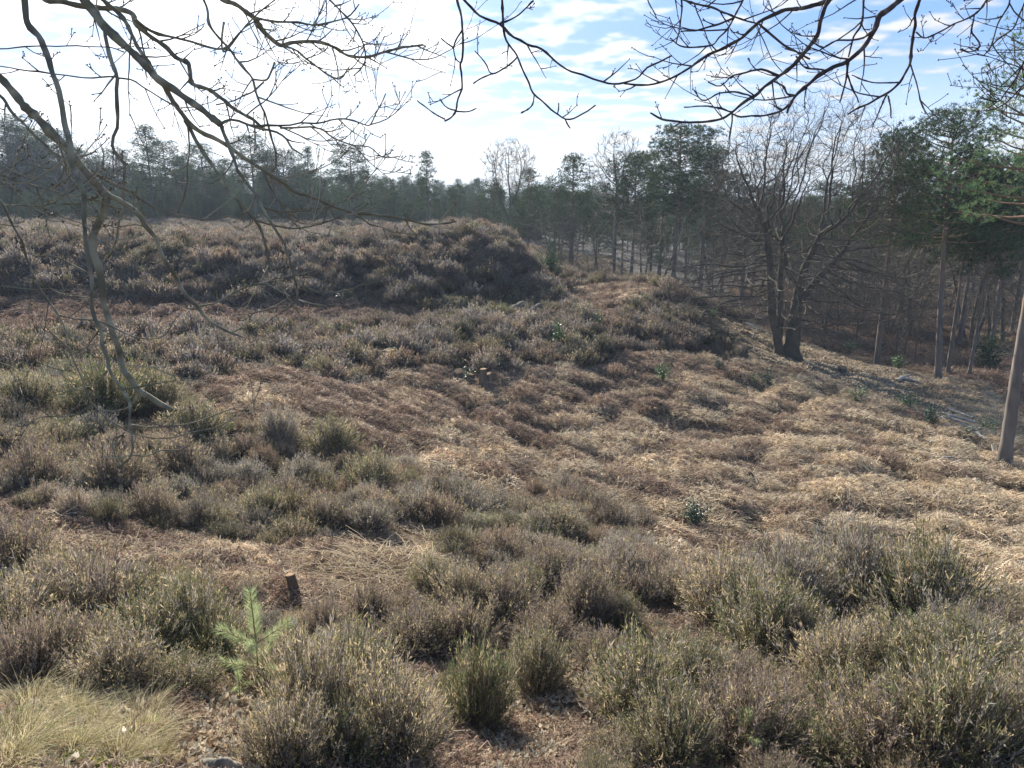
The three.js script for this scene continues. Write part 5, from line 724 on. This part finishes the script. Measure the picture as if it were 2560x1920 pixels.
{ // grey root that arches out of the leaf litter at the bottom edge
  const a = G2(415, 1668, -0.03), b = G2(560, 1668, -0.03), q = rng(5), g = new G(), pts = [], rad = []; for (let k = 0; k <= 18; k++) { const t = k / 18; pts.push(a.clone().lerp(b, t).add(V(0, 0.085 * Math.sin(t * Math.PI), 0.05 * t)).sub(a)); rad.push(0.042 * (1 + 0.12 * n2(t * 6, 2))); } g.tube(pts, rad, 12, () => jit([0.15, 0.132, 0.11], q, 0.3), true, 0.3);
  const m = new THREE.Mesh(g.geo(true), M.wood); m.position.copy(a); put(m, 'tree_root', 'grey root arching out of the leaf litter at the bottom', 'root');
}
// ---------------------------------------------------------------- loose straw stalks
function stalks(seed, n, spreadR, L, col) { const q = rng(seed), g = new G(), f = q() * 6; for (let k = 0; k < n; k++) { const a = q() * 6.28, e = spreadR * Math.sqrt(q()), p = V(Math.cos(a) * e, 0.02 + 0.18 * q() * (1 - e / spreadR), Math.sin(a) * e), t = f + (q() - 0.5) * 3.6, l = L * (0.4 + 0.8 * q()), d = V(Math.cos(t), (q() - 0.5) * 0.36, Math.sin(t)).normalize(); g.tube([p, p.clone().addScaledVector(d, l * 0.5).add(V(0, 0.03, 0)), p.clone().addScaledVector(d, l)], [0.0028, 0.0025, 0.0016], 4, jit(col, q, 0.25), false); } return g.geo(true); }
{
  const sg = [stalks(951, 170, 0.55, 0.6, [0.55, 0.44, 0.29]), stalks(952, 70, 0.5, 0.42, [0.50, 0.40, 0.27])], q = rng(953);
  [[850, 1240, 1.3, 0, 'tangled pile of pale bracken stalks on the near slope'], [770, 1280, 1.0, 0, 'loose straw stalks spilling left of the stalk pile'], [940, 1190, 1.0, 0, 'upper end of the pale stalk pile'], [700, 1300, 0.8, 1, 'few straw stalks by the narrow stump'], [420, 1215, 0.9, 1, 'scattered straw stalks on the cut ground'], [260, 1195, 0.9, 1, 'pale stalks behind the left heather bushes'], [1000, 1210, 0.7, 1, 'stalk ends at the right of the stalk pile'], [600, 850, 1.0, 1, 'pale stalks on the bracken hump left of the ditch'], [560, 800, 1.1, 1, 'broken stalks below the grey heather band'], [640, 1240, 0.8, 1, 'thin stalks just above the narrow stump']]
    .forEach(([u, v, s, k, label]) => { const p = hit(u, v), m = new THREE.Mesh(sg[k], M.wood); m.position.copy(p); m.position.y += 0.1; m.quaternion.copy(lieOn(p.x, p.z, q() * 6, 0.9)); m.scale.setScalar(s); put(m, 'straw_pile', label, 'straw'); });
}
{ // single stalks lying about on the bracken
  const q = rng(970), gs = [1, 2, 3].map((k) => stalks(960 + k, 9, 0.3, 0.34, [0.66, 0.56, 0.40])), out = [];
  for (let k = 0; k < 14000; k++) { const x = lerp(-9, 24, q()), z = lerp(-32, -9.5, q()); if (kindAt(x, z) !== 'ditch') continue; out.push({ p: onGround(x, z, 0.03), q: lieOn(x, z, q() * 6.28, 0.9), s: 0.7 + 0.6 * q(), c: tint(q, 0.3, 0.05) }); }
  spread('bracken_stalk', 'loose pale stalks scattered over the flattened bracken', 'bracken', gs, M.wood, out.slice(0, 3600), 'stuff', 'stalk');
}
console.log('things done');
renderer.render(scene, camera);
